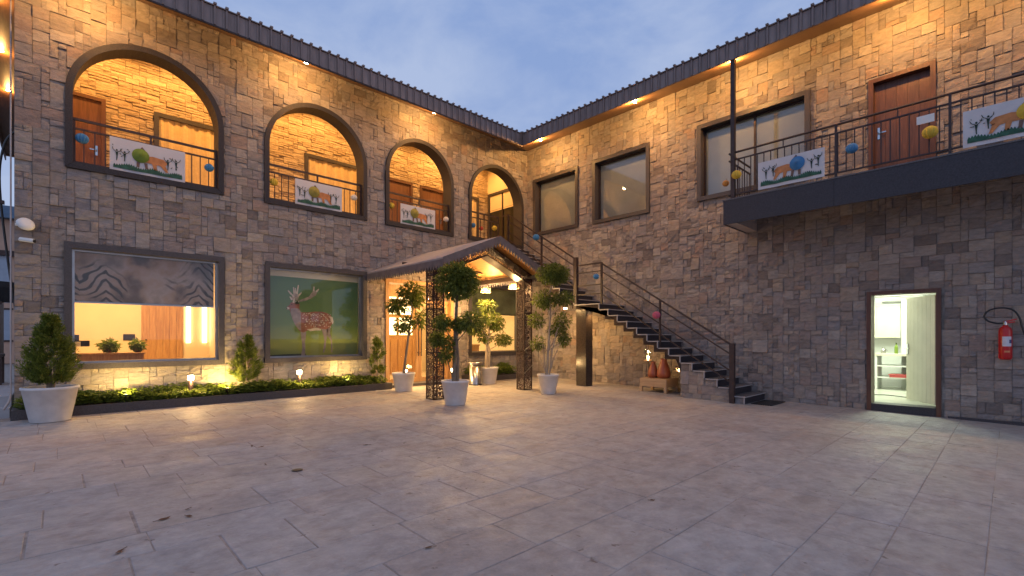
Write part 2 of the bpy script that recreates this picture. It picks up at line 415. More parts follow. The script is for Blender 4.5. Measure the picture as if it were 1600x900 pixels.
def clad(st, P, parent, rng, limit=300, m=STONE, name='stone', **kw):
    key = []
    for (poly, cl, ar) in st:
        c = P(sum(p[0] for p in poly) / len(poly), sum(p[1] for p in poly) / len(poly), 0); key.append(seen_size(c[0], c[1], c[2], ar))
    order = sorted(range(len(st)), key=lambda i: -key[i]); rest = MB()
    for r, i in enumerate(order):
        poly, cl, ar = st[i]
        if r < limit and key[i] > 0:
            b = MB(); stone_mesh(b, poly, cl, P, rng, **kw); b.build(name, m, parent, False, True)
        else: stone_mesh(rest, poly, cl, P, rng, **kw)
    if rest.v:
        o = rest.build(name + 'work', m, parent, False, True); o['kind'] = 'stuff'
SIZES = [(1, 1)] * 2 + [(2, 1)] * 2 + [(2, 2)] * 10 + [(3, 2)] * 3 + [(1, 2)] * 2 + [(2, 3)] * 2 + [(3, 3)]
def PL(u, v, d): return (u, -d, v)            # wall along x, facing -y
def PR(u, v, d): return (-d, -u, v)           # wall along y, facing -x   (u = -y)

def rect_frame(b, u0, u1, v0, v1, w, P, d0, d1):
    b.prism([(u0, v0), (u1, v0), (u1, v0 + w), (u0, v0 + w)], P, d0, d1)
    b.prism([(u0, v1 - w), (u1, v1 - w), (u1, v1), (u0, v1)], P, d0, d1)
    b.prism([(u0, v0 + w), (u0 + w, v0 + w), (u0 + w, v1 - w), (u0, v1 - w)], P, d0, d1)
    b.prism([(u1 - w, v0 + w), (u1, v0 + w), (u1, v1 - w), (u1 - w, v1 - w)], P, d0, d1)
def window(parent, u0, u1, v0, v1, P, glass=GLASS, w=.10, name='window', pane_d=-.10, mull=None):
    b = MB(); rect_frame(b, u0, u1, v0, v1, w, P, -.28, .075); f = recalc(b.build(name, GRAN, parent))
    b = MB(); rect_frame(b, u0 + w, u1 - w, v0 + w, v1 - w, .035, P, pane_d - .03, pane_d + .03)
    if mull: b.prism([(mull - .02, v0 + w + .035), (mull + .02, v0 + w + .035), (mull + .02, v1 - w - .035), (mull - .02, v1 - w - .035)], P, pane_d - .028, pane_d + .028)
    recalc(b.build('inner_frame', METAL if P is PR else STEEL, f))
    b = MB(); b.prism([(u0 + w + .03, v0 + w + .03), (u1 - w - .03, v0 + w + .03), (u1 - w - .03, v1 - w - .03), (u0 + w + .03, v1 - w - .03)], P, pane_d - .003, pane_d + .003)
    recalc(b.build('pane', glass, f)); return f
def downlight(parent, loc, target, energy, tilt=None, angle=172, blend=1.0):
    x, y, z = loc
    o = part('downlight', METAL, parent, lambda b: b.lathe([(.045, .03), (.062, .03), (.062, -.004), (.045, -.004)], 16, loc, False, False), True)
    part('lens', DOWN, o, lambda b: b.lathe([(.046, .004), (.046, .0)], 14, loc))
    light('POINT', 'downlight_lamp', (x, y, z - .085), energy, WARM, parent, .035)

# ------------------------------------------------------------ ground and paving
def gsheet(b):
    for (x0, x1, y0, y1) in [(-400, 400, -400, 400)]:
        nx = 8
        b.add([(x0, y0, -.35), (x1, y0, -.35), (x1, y1, -.35), (x0, y1, -.35)], [(0, 1, 2, 3)])
g = part('ground', mat('earth', (.16, .14, .12), .95, .3, .6), None, gsheet); tag(g, kind='structure')
YX0, YX1, YY0, YY1 = -20.0, -0.02, -16.0, -0.3
def psheet(b):
    b.add([(YX0, YY0, gz(YY0) - .0022), (YX1, YY0, gz(YY0) - .0022), (YX1, YY1, gz(YY1) - .0022), (YX0, YY1, gz(YY1) - .0022)], [(0, 1, 2, 3)])
    # bedding under the yard and the strip beside the house
    b.add([(-40, -40, -.34), (-11.95, -40, -.34), (-11.95, 40, -.335), (-40, 40, -.335)], [(0, 1, 2, 3)])
yard = part('courtyard_paving', JOINT, None, psheet); tag(yard, kind='structure')
rng = random.Random(21); pv = []; y = -.68
while y > YY0 + .5:
    wdt = rng.choice([.40, .48, .56, .66]); y2 = y - wdt; x = YX0 + rng.uniform(0, .5)
    while x < YX1 - .02:
        ln = rng.uniform(.42, .98); x2 = min(x + ln, YX1)
        if YX1 - x2 < .3: x2 = YX1
        pv.append((x, y2, x2, y)); x = x2
    y = y2
prest = MB(); pk = sorted(pv, key=lambda r: -seen_size((r[0] + r[2]) / 2, (r[1] + r[3]) / 2, -.1, (r[2] - r[0]) * (r[3] - r[1])))
def paver(b, r):
    x0, y0, x1, y1 = r; g1 = rng.uniform(.001, .009) if rng.random() < .6 else .001; g2 = rng.uniform(.0, .004); t = rng.random(); h = rng.uniform(.0002, .0026); c = .004
    J = [rng.uniform(-.004, .004) for _ in range(8)]
    o = [(x0 + g1 + J[0], y0 + g2 + J[1]), (x1 - g1 + J[2], y0 + g2 + J[3]), (x1 - g1 + J[4], y1 - g2 + J[5]), (x0 + g1 + J[6], y1 - g2 + J[7])]
    cx, cy = (x0 + x1) / 2, (y0 + y1) / 2
    tp = [(p[0] + (c if p[0] < cx else -c), p[1] + (c if p[1] < cy else -c)) for p in o]
    H = [h + rng.uniform(-.0008, .0008) for _ in range(4)]
    vs = [(p[0], p[1], gz(p[1]) - .03) for p in o] + [(p[0], p[1], gz(p[1]) + H[i] - .003) for i, p in enumerate(o)] + [(p[0], p[1], gz(p[1]) + H[i]) for i, p in enumerate(tp)]
    fs = [(8, 9, 10, 11)] + [(i, (i + 1) % 4, 4 + (i + 1) % 4, 4 + i) for i in range(4)] + [(4 + i, 4 + (i + 1) % 4, 8 + (i + 1) % 4, 8 + i) for i in range(4)]
    b.add(vs, fs, t)
for i, r in enumerate(pk):
    if i < 300 and seen_size((r[0] + r[2]) / 2, (r[1] + r[3]) / 2, -.1, 1) > 0:
        b = MB(); paver(b, r); b.build('paver', PAVE, yard, False, True)
    else: paver(prest, r)
o = prest.build('paver_field', PAVE, yard, False, True); o['kind'] = 'stuff'

# ------------------------------------------------------------ arcade wing (wall along x, y = 0)
A = thing('building', 'stone clad wing with four arched gallery openings above two large ground floor windows', 'building')
XL, ZT = -11.93, 7.52
ARCH = [(-11.33, -8.95), (-8.18, -5.80), (-5.28, -3.11), (-2.54, -.24)]; SILL, ATOP = 4.19, 6.68
LOW = [(-11.34, -8.94, .71, 2.91), (-8.17, -5.81, .71, 2.91), (-5.28, -3.11, 0.0, 2.80), (-2.54, -.24, .71, 2.91)]
TH = .30
def wall_a(b):
    xs = [XL] + [q for a in ARCH for q in a] + [0.0]
    for i in range(0, len(xs), 2): b.box((xs[i], 0, -.3), (xs[i + 1], TH, ZT))
    for (x0, x1), (l0, l1, z0, z1) in zip(ARCH, LOW):
        b.box((x0, .001, -.3), (x1, TH - .001, z0)); b.box((x0, .001, z1), (x1, TH - .001, SILL))
        r = (x1 - x0) / 2; zc = ATOP - r; cx = (x0 + x1) / 2; n = 28
        pts = [(cx - r * cos(pi * i / n), zc + r * sin(pi * i / n)) for i in range(n + 1)]
        for i in range(n):
            p, q = pts[i], pts[i + 1]
            b.prism([(p[0], p[1]), (q[0], q[1]), (q[0], ZT), (p[0], ZT)], PL, -TH, 0)
wa = recalc(part('wall', MORTAR, A, wall_a))
rng = random.Random(5)
rects = pack(XL, -.0, -.05, ZT + .02, .104, .096, rng, SIZES)
holes = [(x0 + .03, z0 + .03, x1 - .03, z1 - .03) for (x0, x1, z0, z1) in LOW] + [(x0 + .03, SILL + .03, x1 - .03, ATOP - (x1 - x0) / 2) for (x0, x1) in ARCH]
arches = [((x0 + x1) / 2, ATOP - (x1 - x0) / 2, (x1 - x0) / 2 - .03) for (x0, x1) in ARCH]
clad(stones(rects, holes, arches), PL, wa, rng)
# end wall facing -x
part('end_wall', STONE, A, lambda b: b.box((XL, TH, -.3), (XL + .25, 11.5, ZT)), tone=True)
# arch frames, railings
for k, (x0, x1) in enumerate(ARCH):
    r = (x1 - x0) / 2; zc = ATOP - r; cx = (x0 + x1) / 2; n = 36; w = .10
    def arch(b, w=w):
        def ring(rr, zb): return [(cx - rr, zb)] + [(cx - rr * cos(pi * i / n), zc + rr * sin(pi * i / n)) for i in range(n + 1)] + [(cx + rr, zb)]
        O = ring(r, SILL); I = ring(r - w, SILL + w)
        for i in range(len(O) - 1): b.prism([O[i], I[i], I[i + 1], O[i + 1]], PL, -TH - .02, .07)
        b.prism([(x0, SILL), (x1, SILL), (x1 - w, SILL + w), (x0 + w, SILL + w)], PL, -TH - .02, .06)
    recalc(part('arch_frame', ARCHG, A, arch))
    xe = x1 - w if k < 3 else -1.25
    xa = x0 + w; rail = None
    def rl(b):
        b.box((xa, .05, 5.06), (xe, .09, 5.10)); b.box((xa, .055, 4.90), (xe, .085, 4.93)); b.box((xa, .055, 4.315), (xe, .085, 4.345))
        for q in (xa + .02, (xa + xe) / 2, xe - .02): b.box((q - .016, .054, 4.28 if q != (xa + xe) / 2 else 4.93), (q + .016, .086, 5.06))
    rail = part('railing', IRON, A, rl)
    nb = int((xe - xa) / .145)
    base = None
    for i in range(1, nb):
        xx = xa + (xe - xa) * i / nb
        if base is None: base = part('baluster', IRON, rail, lambda b: b.box((-.008, .062, 4.345), (.008, .078, 4.90)))
        else:
            c = base.copy(); COL.objects.link(c); base_c = c; c.parent = rail
            c.location = (xx, 0, 0); continue
        base.location = (xx, 0, 0)
# gallery
GD = 2.05
part('gallery_floor', PLASTER, A, lambda b: b.box((XL + .25, TH, 3.55), (-.001, GD + .2, 4.17)))
part('gallery_ceiling', CREAM, A, lambda b: b.box((XL + .25, TH + .001, 7.62), (-.001, GD + .2, 7.70)))
gb = part('gallery_back_wall', MORTAR, A, lambda b: b.box((XL + .25, GD, 4.171), (-.001, GD + .2, 7.619)))
def PG(u, v, d): return (u, GD - d, v)
rng = random.Random(11)
gh = [(-11.75, 4.17, -10.70, 6.28), (-9.84, 4.6, -7.95, 6.29), (-6.55, 4.6, -4.75, 6.26), (-4.30, 4.17, -3.22, 6.18), (-2.90, 4.17, -1.97, 6.18), (-1.25, 4.17, -.49, 6.26)]
gr = MB()
for poly, cl, ar in stones(pack(-11.68, -.002, 4.172, 7.61, .12, .058, rng, [(2, 1), (3, 1), (4, 1), (2, 1), (3, 2), (2, 2), (1, 1)]), gh, [], .003): stone_mesh(gr, poly, cl, PG, rng, .012, .04, .010)
o = gr.build('ledge_stonework', LEDGE, gb, False, True); o['kind'] = 'stuff'
part('gallery_end_wall', CREAM, A, lambda b: b.box((.0, TH + .001, 3.6), (.12, GD + .2, 7.699)))
part('gallery_side_wall', CREAM, A, lambda b: b.box((XL + .251, TH + .001, 4.171), (XL + .29, GD - .001, 7.619)))
def gdoor(x0, x1, z1, handle=True):
    f = MB(); P = PG; fw = .07
    f.prism([(x0, 4.17), (x0 + fw, 4.17), (x0 + fw, z1), (x0, z1)], P, -.05, .06); f.prism([(x1 - fw, 4.17), (x1, 4.17), (x1, z1), (x1 - fw, z1)], P, -.05, .06)
    f.prism([(x0 + fw, z1 - fw), (x1 - fw, z1 - fw), (x1 - fw, z1), (x0 + fw, z1)], P, -.05, .06)
    d = recalc(f.build('door_frame', DOORF, A))
    lf = MB(); lf.prism([(x0 + fw, 4.175), (x1 - fw, 4.175), (x1 - fw, z1 - fw), (x0 + fw, z1 - fw)], P, -.04, .02)
    recalc(lf.build('door', DOORW, d))
    h = MB(); hx = x1 - fw - .08
    h.box((hx - .015, GD - .03, 5.08), (hx + .02, GD - .02, 5.28)); h.box((hx - .11, GD - .07, 5.17), (hx + .012, GD - .05, 5.19)); h.box((hx - .008, GD - .07, 5.165), (hx + .012, GD - .02, 5.195))
    h.build('door_handle', CHROME, d)
gdoor(-11.66, -10.68, 6.29); gdoor(-4.32, -3.20, 6.19); gdoor(-2.92, -1.95, 6.19)
CURT = toned('curtain', [(.55, .40, .2), (.66, .50, .27), (.5, .37, .2)], rough=.9, bump=.1, var=.1)
for (x0, x1, z0, z1) in [(-9.86, -7.93, 4.55, 6.31), (-6.57, -4.73, 4.55, 6.27), (-1.28, -.46, 4.2, 6.28)]:
    b = MB(); rect_frame(b, x0, x1, z0, z1, .09, PG, -.06, .07); f = recalc(b.build('gallery_window', GRAN, A))
    b = MB(); nx = int((x1 - x0 - .18) / .045)
    pts = [(x0 + .09 + (x1 - x0 - .18) * i / nx, .012 * sin(i * 1.9) + .010 * sin(i * .7)) for i in range(nx + 1)]
    for i in range(nx):
        (p, dp), (q, dq) = pts[i], pts[i + 1]
        b.add([(p, GD - .022 - dp, z0 + .09), (q, GD - .022 - dq, z0 + .09), (q, GD - .022 - dq, z1 - .09), (p, GD - .022 - dp, z1 - .09)], [(0, 1, 2, 3)], .5 + .4 * sin(i * .6))
    b.build('curtain', CURT, f, True, True)
# glazed door in the gallery's end wall
def PE(u, v, d): return (-d, u, v)
b = MB(); rect_frame(b, .42, 1.97, 4.172, 6.47, .09, PE, -.02, .06); f = recalc(b.build('glazed_door', GRAN, A))
b = MB(); b.prism([(.51, 4.262), (1.88, 4.262), (1.88, 6.38), (.51, 6.38)], PE, .004, .012); recalc(b.build('pane', mat('dark_pane', (.03, .028, .022), .08, .2, 3), f))
b = MB(); b.prism([(.52, 5.86), (1.87, 5.86), (1.87, 6.37), (.52, 6.37)], PE, .014, .02); b.prism([(.52, 5.80), (1.87, 5.80), (1.87, 5.845), (.52, 5.845)], PE, .014, .03); recalc(b.build('blind', CREAM, f))
b = MB(); b.prism([(1.17, 4.263), (1.22, 4.263), (1.22, 6.379), (1.17, 6.379)], PE, .0125, .05); recalc(b.build('mullion', METAL, f))
for x in (-10.9, -9.4, -7.7, -6.2, -4.2, -2.4, -1.1):
    o = part('gallery_light', METAL, A, lambda b: b.lathe([(.05, 0), (.07, 0), (.07, -.02), (.05, -.02)], 14, (x, 1.15, 7.619), False, False))
    part('lens', DOWN, o, lambda b: b.lathe([(.05, -.004), (.05, -.012)], 12, (x, 1.15, 7.619)))
    light('SPOT', 'gallery_lamp', (x, 1.15, 7.57), 92, (1, .47, .115), A, .04, (x, 1.3, 4), 165, .5)

# ground floor openings
window(A, *LOW[0], PL); window(A, *LOW[1], PL); window(A, *LOW[3], PL)
# entrance: timber portal with glazed double doors
PLE = PL
def portal(b):
    x0, x1, z1 = -5.28, -3.11, 2.80
    b.box((x0, -.06, 0), (x0 + .10, TH, z1)); b.box((x1 - .10, -.06, 0), (x1, TH, z1)); b.box((x0 + .10, -.06, z1 - .10), (x1 - .10, TH, z1))
    b.box((x0 + .10, .06, 2.22), (x1 - .10, .16, 2.29)); b.box((x0 + .10, .07, 2.29), (x0 + .13, .15, 2.70))
pt = part('entrance_portal', OAK, A, portal)
for (x0, x1, hs) in [(-5.18, -4.2, 1), (-4.19, -3.21, -1)]:
    d = part('door', OAK, pt, lambda b: (b.box((x0, .08, .03), (x0 + .08, .14, 2.21)), b.box((x1 - .08, .08, .03), (x1, .14, 2.21)), b.box((x0 + .08, .08, .03), (x1 - .08, .14, .16)), b.box((x0 + .08, .08, 2.11), (x1 - .08, .14, 2.21))))
    part('door_pane', GLASS, pt, lambda b: b.box((x0 + .075, .107, .15), (x1 - .075, .113, 2.12)))
    hx = x1 - .04 if hs > 0 else x0 + .04
    part('pull_handle', METAL, pt, lambda b: (b.tube([(hx, .03, .75), (hx, .03, 1.75)], .014, 8), b.bar((hx, .03, .85), (hx, .09, .85), .016), b.bar((hx, .03, 1.65), (hx, .09, 1.65), .016)))
part('transom_pane', GLASS, pt, lambda b: b.box((-5.15, .107, 2.285), (-3.205, .113, 2.705)))
part('doorstep', GRAN, A, lambda b: b.box((-5.4, -.45, -.02), (-3.0, -.002, .06)))
# lobby behind the ground floor
LB = 4.5
def lobby(b):
    b.box((XL + .25, LB, 0), (-.1, LB + .1, 3.4)); b.box((XL + .251, TH + .002, 0), (XL + .30, LB, 3.4)); b.box((-.15, TH + .002, 0), (-.1, LB, 3.4))
part('lobby_wall', CREAM, A, lobby)
part('lobby_floor', mat('lobby_tile', (.42, .33, .22), .25, .1, 3), A, lambda b: b.box((XL + .25, TH, -.2), (-.1, LB + .1, .02)))
part('lobby_ceiling', PLASTER, A, lambda b: b.box((XL + .25, TH + .001, 3.4), (-.1, LB + .1, 3.5)))
part('lobby_partition', CREAM, A, lambda b: b.box((-8.3, .9, .02), (-8.2, LB, 3.399)))
pn = part('wall_panelling', OAK, A, lambda b: b.box((-9.83, LB - .05, .02), (-8.93, LB - .002, 2.5)))
for i in range(6): part('panel', OAK, pn, lambda b: b.box((-9.82 + i * .148, LB - .065, .04), (-9.82 + i * .148 + .142, LB - .0505, 2.49)))
part('door_knob', METAL, pn, lambda b: b.tube([(-9.74, LB - .065, 1.2), (-9.74, LB - .11, 1.2)], .02, 8))
TUBE = emis('lit_tube', (1, .80, .45), 5)
for x in (-8.80, -8.42): part('wall_light', TUBE, A, lambda b: b.box((x - .045, LB - .04, 1.12), (x + .045, LB - .002, 2.3)))
for (x, e) in ((-10.3, 115), (-5.6, 150), (-2.0, 80)):
    o = part('ceiling_panel', emis('lit_panel_%d' % int(-x), (1, .68, .34), 6), A, lambda b: b.box((x - .5, 2.0, 3.37), (x + .5, 2.6, 3.398)))
    light('AREA', 'panel_lamp', (x, 2.3, 3.36), e, (1, .585, .235), A, 1.4, (x, 2.3, 0), sizey=1.0)
# lit display wall seen through the entrance doors
part('display_niche', OAK, A, lambda b: (b.box((-5.0, 3.2, .02), (-2.2, 3.3, 3.399)), [b.box((-5.0 + i * .28, 3.17, .03), (-5.0 + i * .28 + .26, 3.1995, 1.2)) for i in range(10)]))
NICHE = emis('lit_niche', (1, .70, .30), 3.2)
for i in range(4):
    for j in range(2): part('niche_light', NICHE, A, lambda b: b.box((-4.85 + i * .62, 3.17, 1.35 + j * .7), (-4.85 + i * .62 + .5, 3.199, 1.35 + j * .7 + .58)))

# roof of the arcade wing
ZF0, ZF1, EL, ER = 7.06, 7.405, 1.01, 1.26
RX0 = -12.62
def fasc_a(b):
    b.add([(RX0, -EL, ZF0), (-ER, -EL, ZF0), (-ER, -EL, ZF1), (RX0, -EL, ZF1), (RX0, -EL + .03, ZF0), (-ER + .03, -EL + .03, ZF0), (-ER + .03, -EL + .03, ZF1), (RX0, -EL + .03, ZF1)],
          [(0, 1, 2, 3), (4, 7, 6, 5), (0, 4, 5, 1), (3, 2, 6, 7), (0, 3, 7, 4), (1, 5, 6, 2)])
    # roof sheet rising behind the fascia
    b.add([(RX0, -EL - .03, ZF1), (-ER - .03, -EL - .03, ZF1), (4.5, 4.75, ZF1 + 1.7), (RX0, 4.75, ZF1 + 1.7), (RX0, 11.5, ZF1 - .2), (4.5, 11.5, ZF1 - .2),
           (RX0, -EL - .03, ZF1 + .02), (-ER - .03, -EL - .03, ZF1 + .02), (4.5, 4.75, ZF1 + 1.72), (RX0, 4.75, ZF1 + 1.72)], [(0, 1, 2, 3), (3, 2, 5, 4), (6, 7, 8, 9), (0, 1, 7, 6)])
ra = part('roof', ROOFM, A, fasc_a)
def seam_mesh(b):
    b.box((-.014, -.024, ZF0 + .005), (.014, 0, ZF1)); b.box((-.026, -.06, ZF1 + .018), (.026, .5, ZF1 + .05))
    b.box((-.062, -.008, ZF0 + .005), (-.045, -.001, ZF1 - .005))
nseam = int((-ER - RX0) / .195); s0 = None
for i in range(nseam):
    x = -ER - .06 - i * .195
    if s0 is None: s0 = part('seam', ROOFM, ra, seam_mesh); c = s0
    else: c = s0.copy(); COL.objects.link(c); c.parent = ra
    c.location = (x, -EL - .002, 0)
part('fascia_drip', METAL, A, lambda b: b.box((RX0, -EL - .012, ZF0 - .03), (-ER, -EL + .02, ZF0 - .001)))
recalc(part('soffit', SOFFIT, A, lambda b: b.add([(RX0, -EL + .01, ZF0), (-ER + .012, -EL + .01, ZF0), (0, 0, ZT), (RX0, 0, ZT), (RX0, -EL + .01, ZF0 + .03), (-ER + .012, -EL + .01, ZF0 + .03), (0, 0, ZT + .03), (RX0, 0, ZT + .03)],
       [(0, 1, 2, 3), (4, 7, 6, 5), (0, 4, 5, 1), (1, 5, 6, 2), (2, 6, 7, 3), (3, 7, 4, 0)])))
part('gable_soffit', SOFFITY, A, lambda b: b.box((RX0, .001, 7.38), (XL, 11.4, 7.42)))
part('gable_fascia', ROOFM, A, lambda b: b.box((RX0 - .03, -EL, 7.06), (RX0 - .001, 11.5, 7.9)))
part('gable_end_board', SOFFITY, A, lambda b: b.box((RX0, 11.4, 7.2), (XL, 11.5, 7.6)))
def sofz(y): return ZF0 + (ZT - ZF0) * (EL + y) / EL - .012
for x in (-11.05, -7.57, -4.28):
    y = -.80; downlight(A, (x, y, sofz(y)), (x, -.35, 5.5), 56)
for y in (1.4, 3.67, 5.93): downlight(A, (-12.29, y, 7.378), (-12.2, y, 4), 14)

# ------------------------------------------------------------ balcony wing (wall along y, x = 0)
B = thing('building', 'stone clad wing with a granite edged balcony and blind covered upper windows', 'building')
RW = [(.33, 2.19, 4.60, 6.45), (2.73, 4.59, 4.585, 6.45), (5.89, 8.32, 4.60, 6.46)]
UD = (9.31, 10.29, 4.15, 6.24); GDR = (9.28, 10.36, -.16, 2.15)
YR = 13.0
OPEN = RW + [UD, GDR]
def wall_b(b):
    us = sorted(set([0, YR] + [q for o in OPEN for q in o[:2]]))
    for i in range(len(us) - 1):
        a, c = us[i], us[i + 1]; m = (a + c) / 2; hs = sorted([o[2:4] for o in OPEN if o[0] < m < o[1]]); z = -.5
        for h in hs + [(ZT, None)]:
            if h[0] - z > .01: b.box((0, -a, z), (TH, -c, h[0]))
            z = h[1]
wb = recalc(part('wall', MORTAR, B, wall_b))
rng = random.Random(9)
rects = pack(.0, YR, -.22, ZT + .02, .104, .096, rng, SIZES)
holes = [(o[0] + .03, o[2] + .03, o[1] - .03, o[3] - .03) for o in RW] + [(UD[0] + .01, UD[2], UD[1] - .01, UD[3] - .01), (GDR[0], -.4, GDR[1], GDR[3])]
clad(stones(rects, holes, []), PR, wb, rng)
BLIND = clothy(mat('roller_blind', (.62, .61, .56), .85, .05, 4))
for i, o in enumerate(RW):
    f = window(B, *o, PR, GLASSR, .10, pane_d=-.14, mull=(7.17 if i == 2 else None))
    b = MB(); b.prism([(o[0] + .09, o[2] + .09), (o[1] - .09, o[2] + .09), (o[1] - .09, o[3] - .09), (o[0] + .09, o[3] - .09)], PR, -.215, -.20); recalc(b.build('blind', BLIND, f))
for (y, e) in ((-1.26, 6), (-3.66, 4), (-7.1, 5)): light('AREA', 'room_lamp', (1.7, y, 6.6), e, (1, .84, .62), B, .5, (.3, y, 5.4))
part('upper_room', CREAM, B, lambda b: (b.box((3.0, -.05, 3.9), (3.1, -8.8, 7.3)), b.box((TH + .01, -.05, 7.2), (2.99, -8.8, 7.3)), b.box((TH + .01, -.05, 3.9), (2.99, -8.8, 4.0)), [b.box((TH + .01, y - .03, 4.001), (2.99, y + .03, 7.199)) for y in (-.08, -2.46, -5.2, -8.75)]))
# upper door
def ud(b):
    x0, x1, z0, z1 = UD; w = .075
    b.prism([(x0, z0), (x0 + w, z0), (x0 + w, z1), (x0, z1)], PR, -.2, .065); b.prism([(x1 - w, z0), (x1, z0), (x1, z1), (x1 - w, z1)], PR, -.2, .065)
    b.prism([(x0 + w, z1 - w), (x1 - w, z1 - w), (x1 - w, z1), (x0 + w, z1)], PR, -.2, .065)
f = recalc(part('door_frame', DOORF, B, ud))
recalc(part('door', DOORW, f, lambda b: b.prism([(UD[0] + .075, 4.15), (UD[1] - .075, 4.15), (UD[1] - .075, 6.165), (UD[0] + .075, 6.165)], PR, -.15, -.09)))
for i in range(5):
    w = (UD[1] - UD[0] - .15) / 5; u = UD[0] + .075 + i * w
    recalc(part('door_plank', DOORW, f, lambda b: b.prism([(u + .003, 4.16), (u + w - .003, 4.16), (u + w - .003, 6.16), (u + .003, 6.16)], PR, -.089, -.078)))
part('door_handle', CHROME, f, lambda b: (b.box((.064, -9.47, 5.10), (.076, -9.435, 5.32)), b.box((.03, -9.57, 5.20), (.05, -9.44, 5.22)), b.box((.03, -9.46, 5.195), (.07, -9.44, 5.225))))
# balcony
BP, BY0 = 1.25, 7.02
part('balcony_slab', BEAM, B, lambda b: b.box((-BP + .03, -BY0 - .02, 3.98), (.0, -YR, 4.13)))
part('balcony_beam', BEAM, B, lambda b: b.box((-BP + .031, -BY0 - .021, 3.66), (-.001, -BY0 - .24, 3.979)))
part('balcony_fascia', GRAND, B, lambda b: (b.box((-BP, -BY0, 3.645), (-BP + .03, -9.0, 4.14)), b.box((-BP, -9.004, 3.645), (-BP + .03, -YR, 4.14)), b.box((-BP + .031, -BY0, 3.645), (.0, -BY0 - .02, 4.14))))
part('balcony_edge', GRANL, B, lambda b: b.box((-BP - .01, -BY0 + .01, 4.141), (-.001, -YR, 4.165)))
xr = -BP + .06
def brail(b):
    b.tube([(xr, -7.18, 5.13), (xr, -YR, 5.13)], .022, 8); b.box((xr - .015, -7.18, 4.965), (xr + .015, -YR, 4.99)); b.box((xr - .015, -7.18, 4.24), (xr + .015, -YR, 4.265))
    for y in (8.15, 9.02, 9.9, 11.7): b.box((xr - .008, -y - .008, 4.99), (xr + .008, -y + .008, 5.12))
    for y in (9.02, 10.55, 12.1): b.box((xr - .018, -y - .018, 4.166), (xr + .018, -y + .018, 5.12))
    b.tube([(xr, -7.12, 5.13), (-.02, -7.12, 5.13)], .02, 8); b.box((xr, -7.135, 4.24), (-.02, -7.105, 4.265)); b.box((xr, -7.135, 4.965), (-.02, -7.105, 4.99))
br = part('railing', IRON, B, brail); s0 = None
spots = [(xr, -7.3 - i * .125) for i in range(42)] + [(xr + .14 * (i + 1), -7.12) for i in range(8)]
for (px_, py_) in spots:
    if s0 is None: s0 = part('baluster', IRON, br, lambda b: b.box((-.008, -.008, 4.265), (.008, .008, 4.965))); c = s0
    else: c = s0.copy(); COL.objects.link(c); c.parent = br
    c.location = (px_, py_, 0)
part('balcony_post', METAL, B, lambda b: b.box((-BP + .02, -7.16, 4.166), (-BP + .10, -7.24, 7.16)))
# ground floor door and the bright room behind
def gdr(b):
    x0, x1, z0, z1 = GDR; w = .07
    b.prism([(x0, z0), (x0 + w, z0), (x0 + w, z1), (x0, z1)], PR, -.3, .05); b.prism([(x1 - w, z0), (x1, z0), (x1, z1), (x1 - w, z1)], PR, -.3, .05); b.prism([(x0 + w, z1 - w), (x1 - w, z1 - w), (x1 - w, z1), (x0 + w, z1)], PR, -.3, .05)
f = recalc(part('door_frame', DOORF, B, gdr))
part('threshold', GRAND, B, lambda b: b.box((-.06, -9.352, -.30), (.29, -10.288, -.006)))
an = radians(57); hx, hy = .32, -10.29
ux, uy = sin(an), cos(an)
def PDr(u, v, d): return (hx + ux * u + uy * d, hy + uy * u - ux * d, v)
PDW = mat('cream_door', (.62, .58, .47), .5, .06, 4)
lf = recalc(part('door', PDW, f, lambda b: b.prism([(0, .01), (.94, .01), (.94, 2.06), (0, 2.06)], PDr, -.035, 0)))
for i in range(7): recalc(part('door_board', PDW, f, lambda b: b.prism([(.01 + i * .132, .02), (.01 + i * .132 + .127, .02), (.01 + i * .132 + .127, 2.05), (.01 + i * .132, 2.05)], PDr, -.042, -.0351)))
recalc(part('door_handle', CHROME, f, lambda b: (b.prism([(.85, .93), (.89, .93), (.89, 1.14), (.85, 1.14)], PDr, -.055, -.043), b.prism([(.74, 1.03), (.88, 1.03), (.88, 1.055), (.74, 1.055)], PDr, -.1, -.08), b.prism([(.86, 1.03), (.885, 1.03), (.885, 1.055), (.86, 1.055)], PDr, -.1, -.05))))
def room(b):
    b.box((4.2, -7.9, -.2), (4.3, -12.0, 2.8)); b.box((TH + .001, -7.9, -.2), (4.3, -7.8, 2.8)); b.box((TH + .001, -12.0, -.2), (4.3, -12.1, 2.8))
part('room_wall', WHITE, B, room)
part('room_ceiling', WHITE, B, lambda b: b.box((TH + .001, -7.8, 2.8), (4.3, -12.1, 2.9)))
part('room_floor', mat('room_tile', (.55, .56, .48), .25, .06, 5), B, lambda b: b.box((TH - .009, -7.8, -.2), (4.3, -12.1, -.005)))
part('room_pillar', WHITE, B, lambda b: b.box((3.7, -9.35, -.004), (4.199, -9.75, 2.799)))
part('wall_pipe', STEEL, B, lambda b: (b.tube([(3.6, -8.6, 2.3), (3.6, -9.9, 2.3)], .025, 8), b.tube([(4.15, -8.9, 2.18), (4.15, -9.34, 2.18)], .02, 8)))
part('tube_light', emis('cool_tube', (.88, 1, .86), 5), B, lambda b: b.box((1.2, -9.0, 2.75), (3.2, -9.1, 2.798)))
light('AREA', 'room_lamp', (2.2, -9.3, 2.72), 78, (.90, 1.0, .76), B, 2.0, (2.2, -9.3, 0), sizey=1.2)
part('plinth', GRAN, B, lambda b: b.box((-.07, -10.45, -.3), (-.002, -YR, gz(-11.5) + .055)))
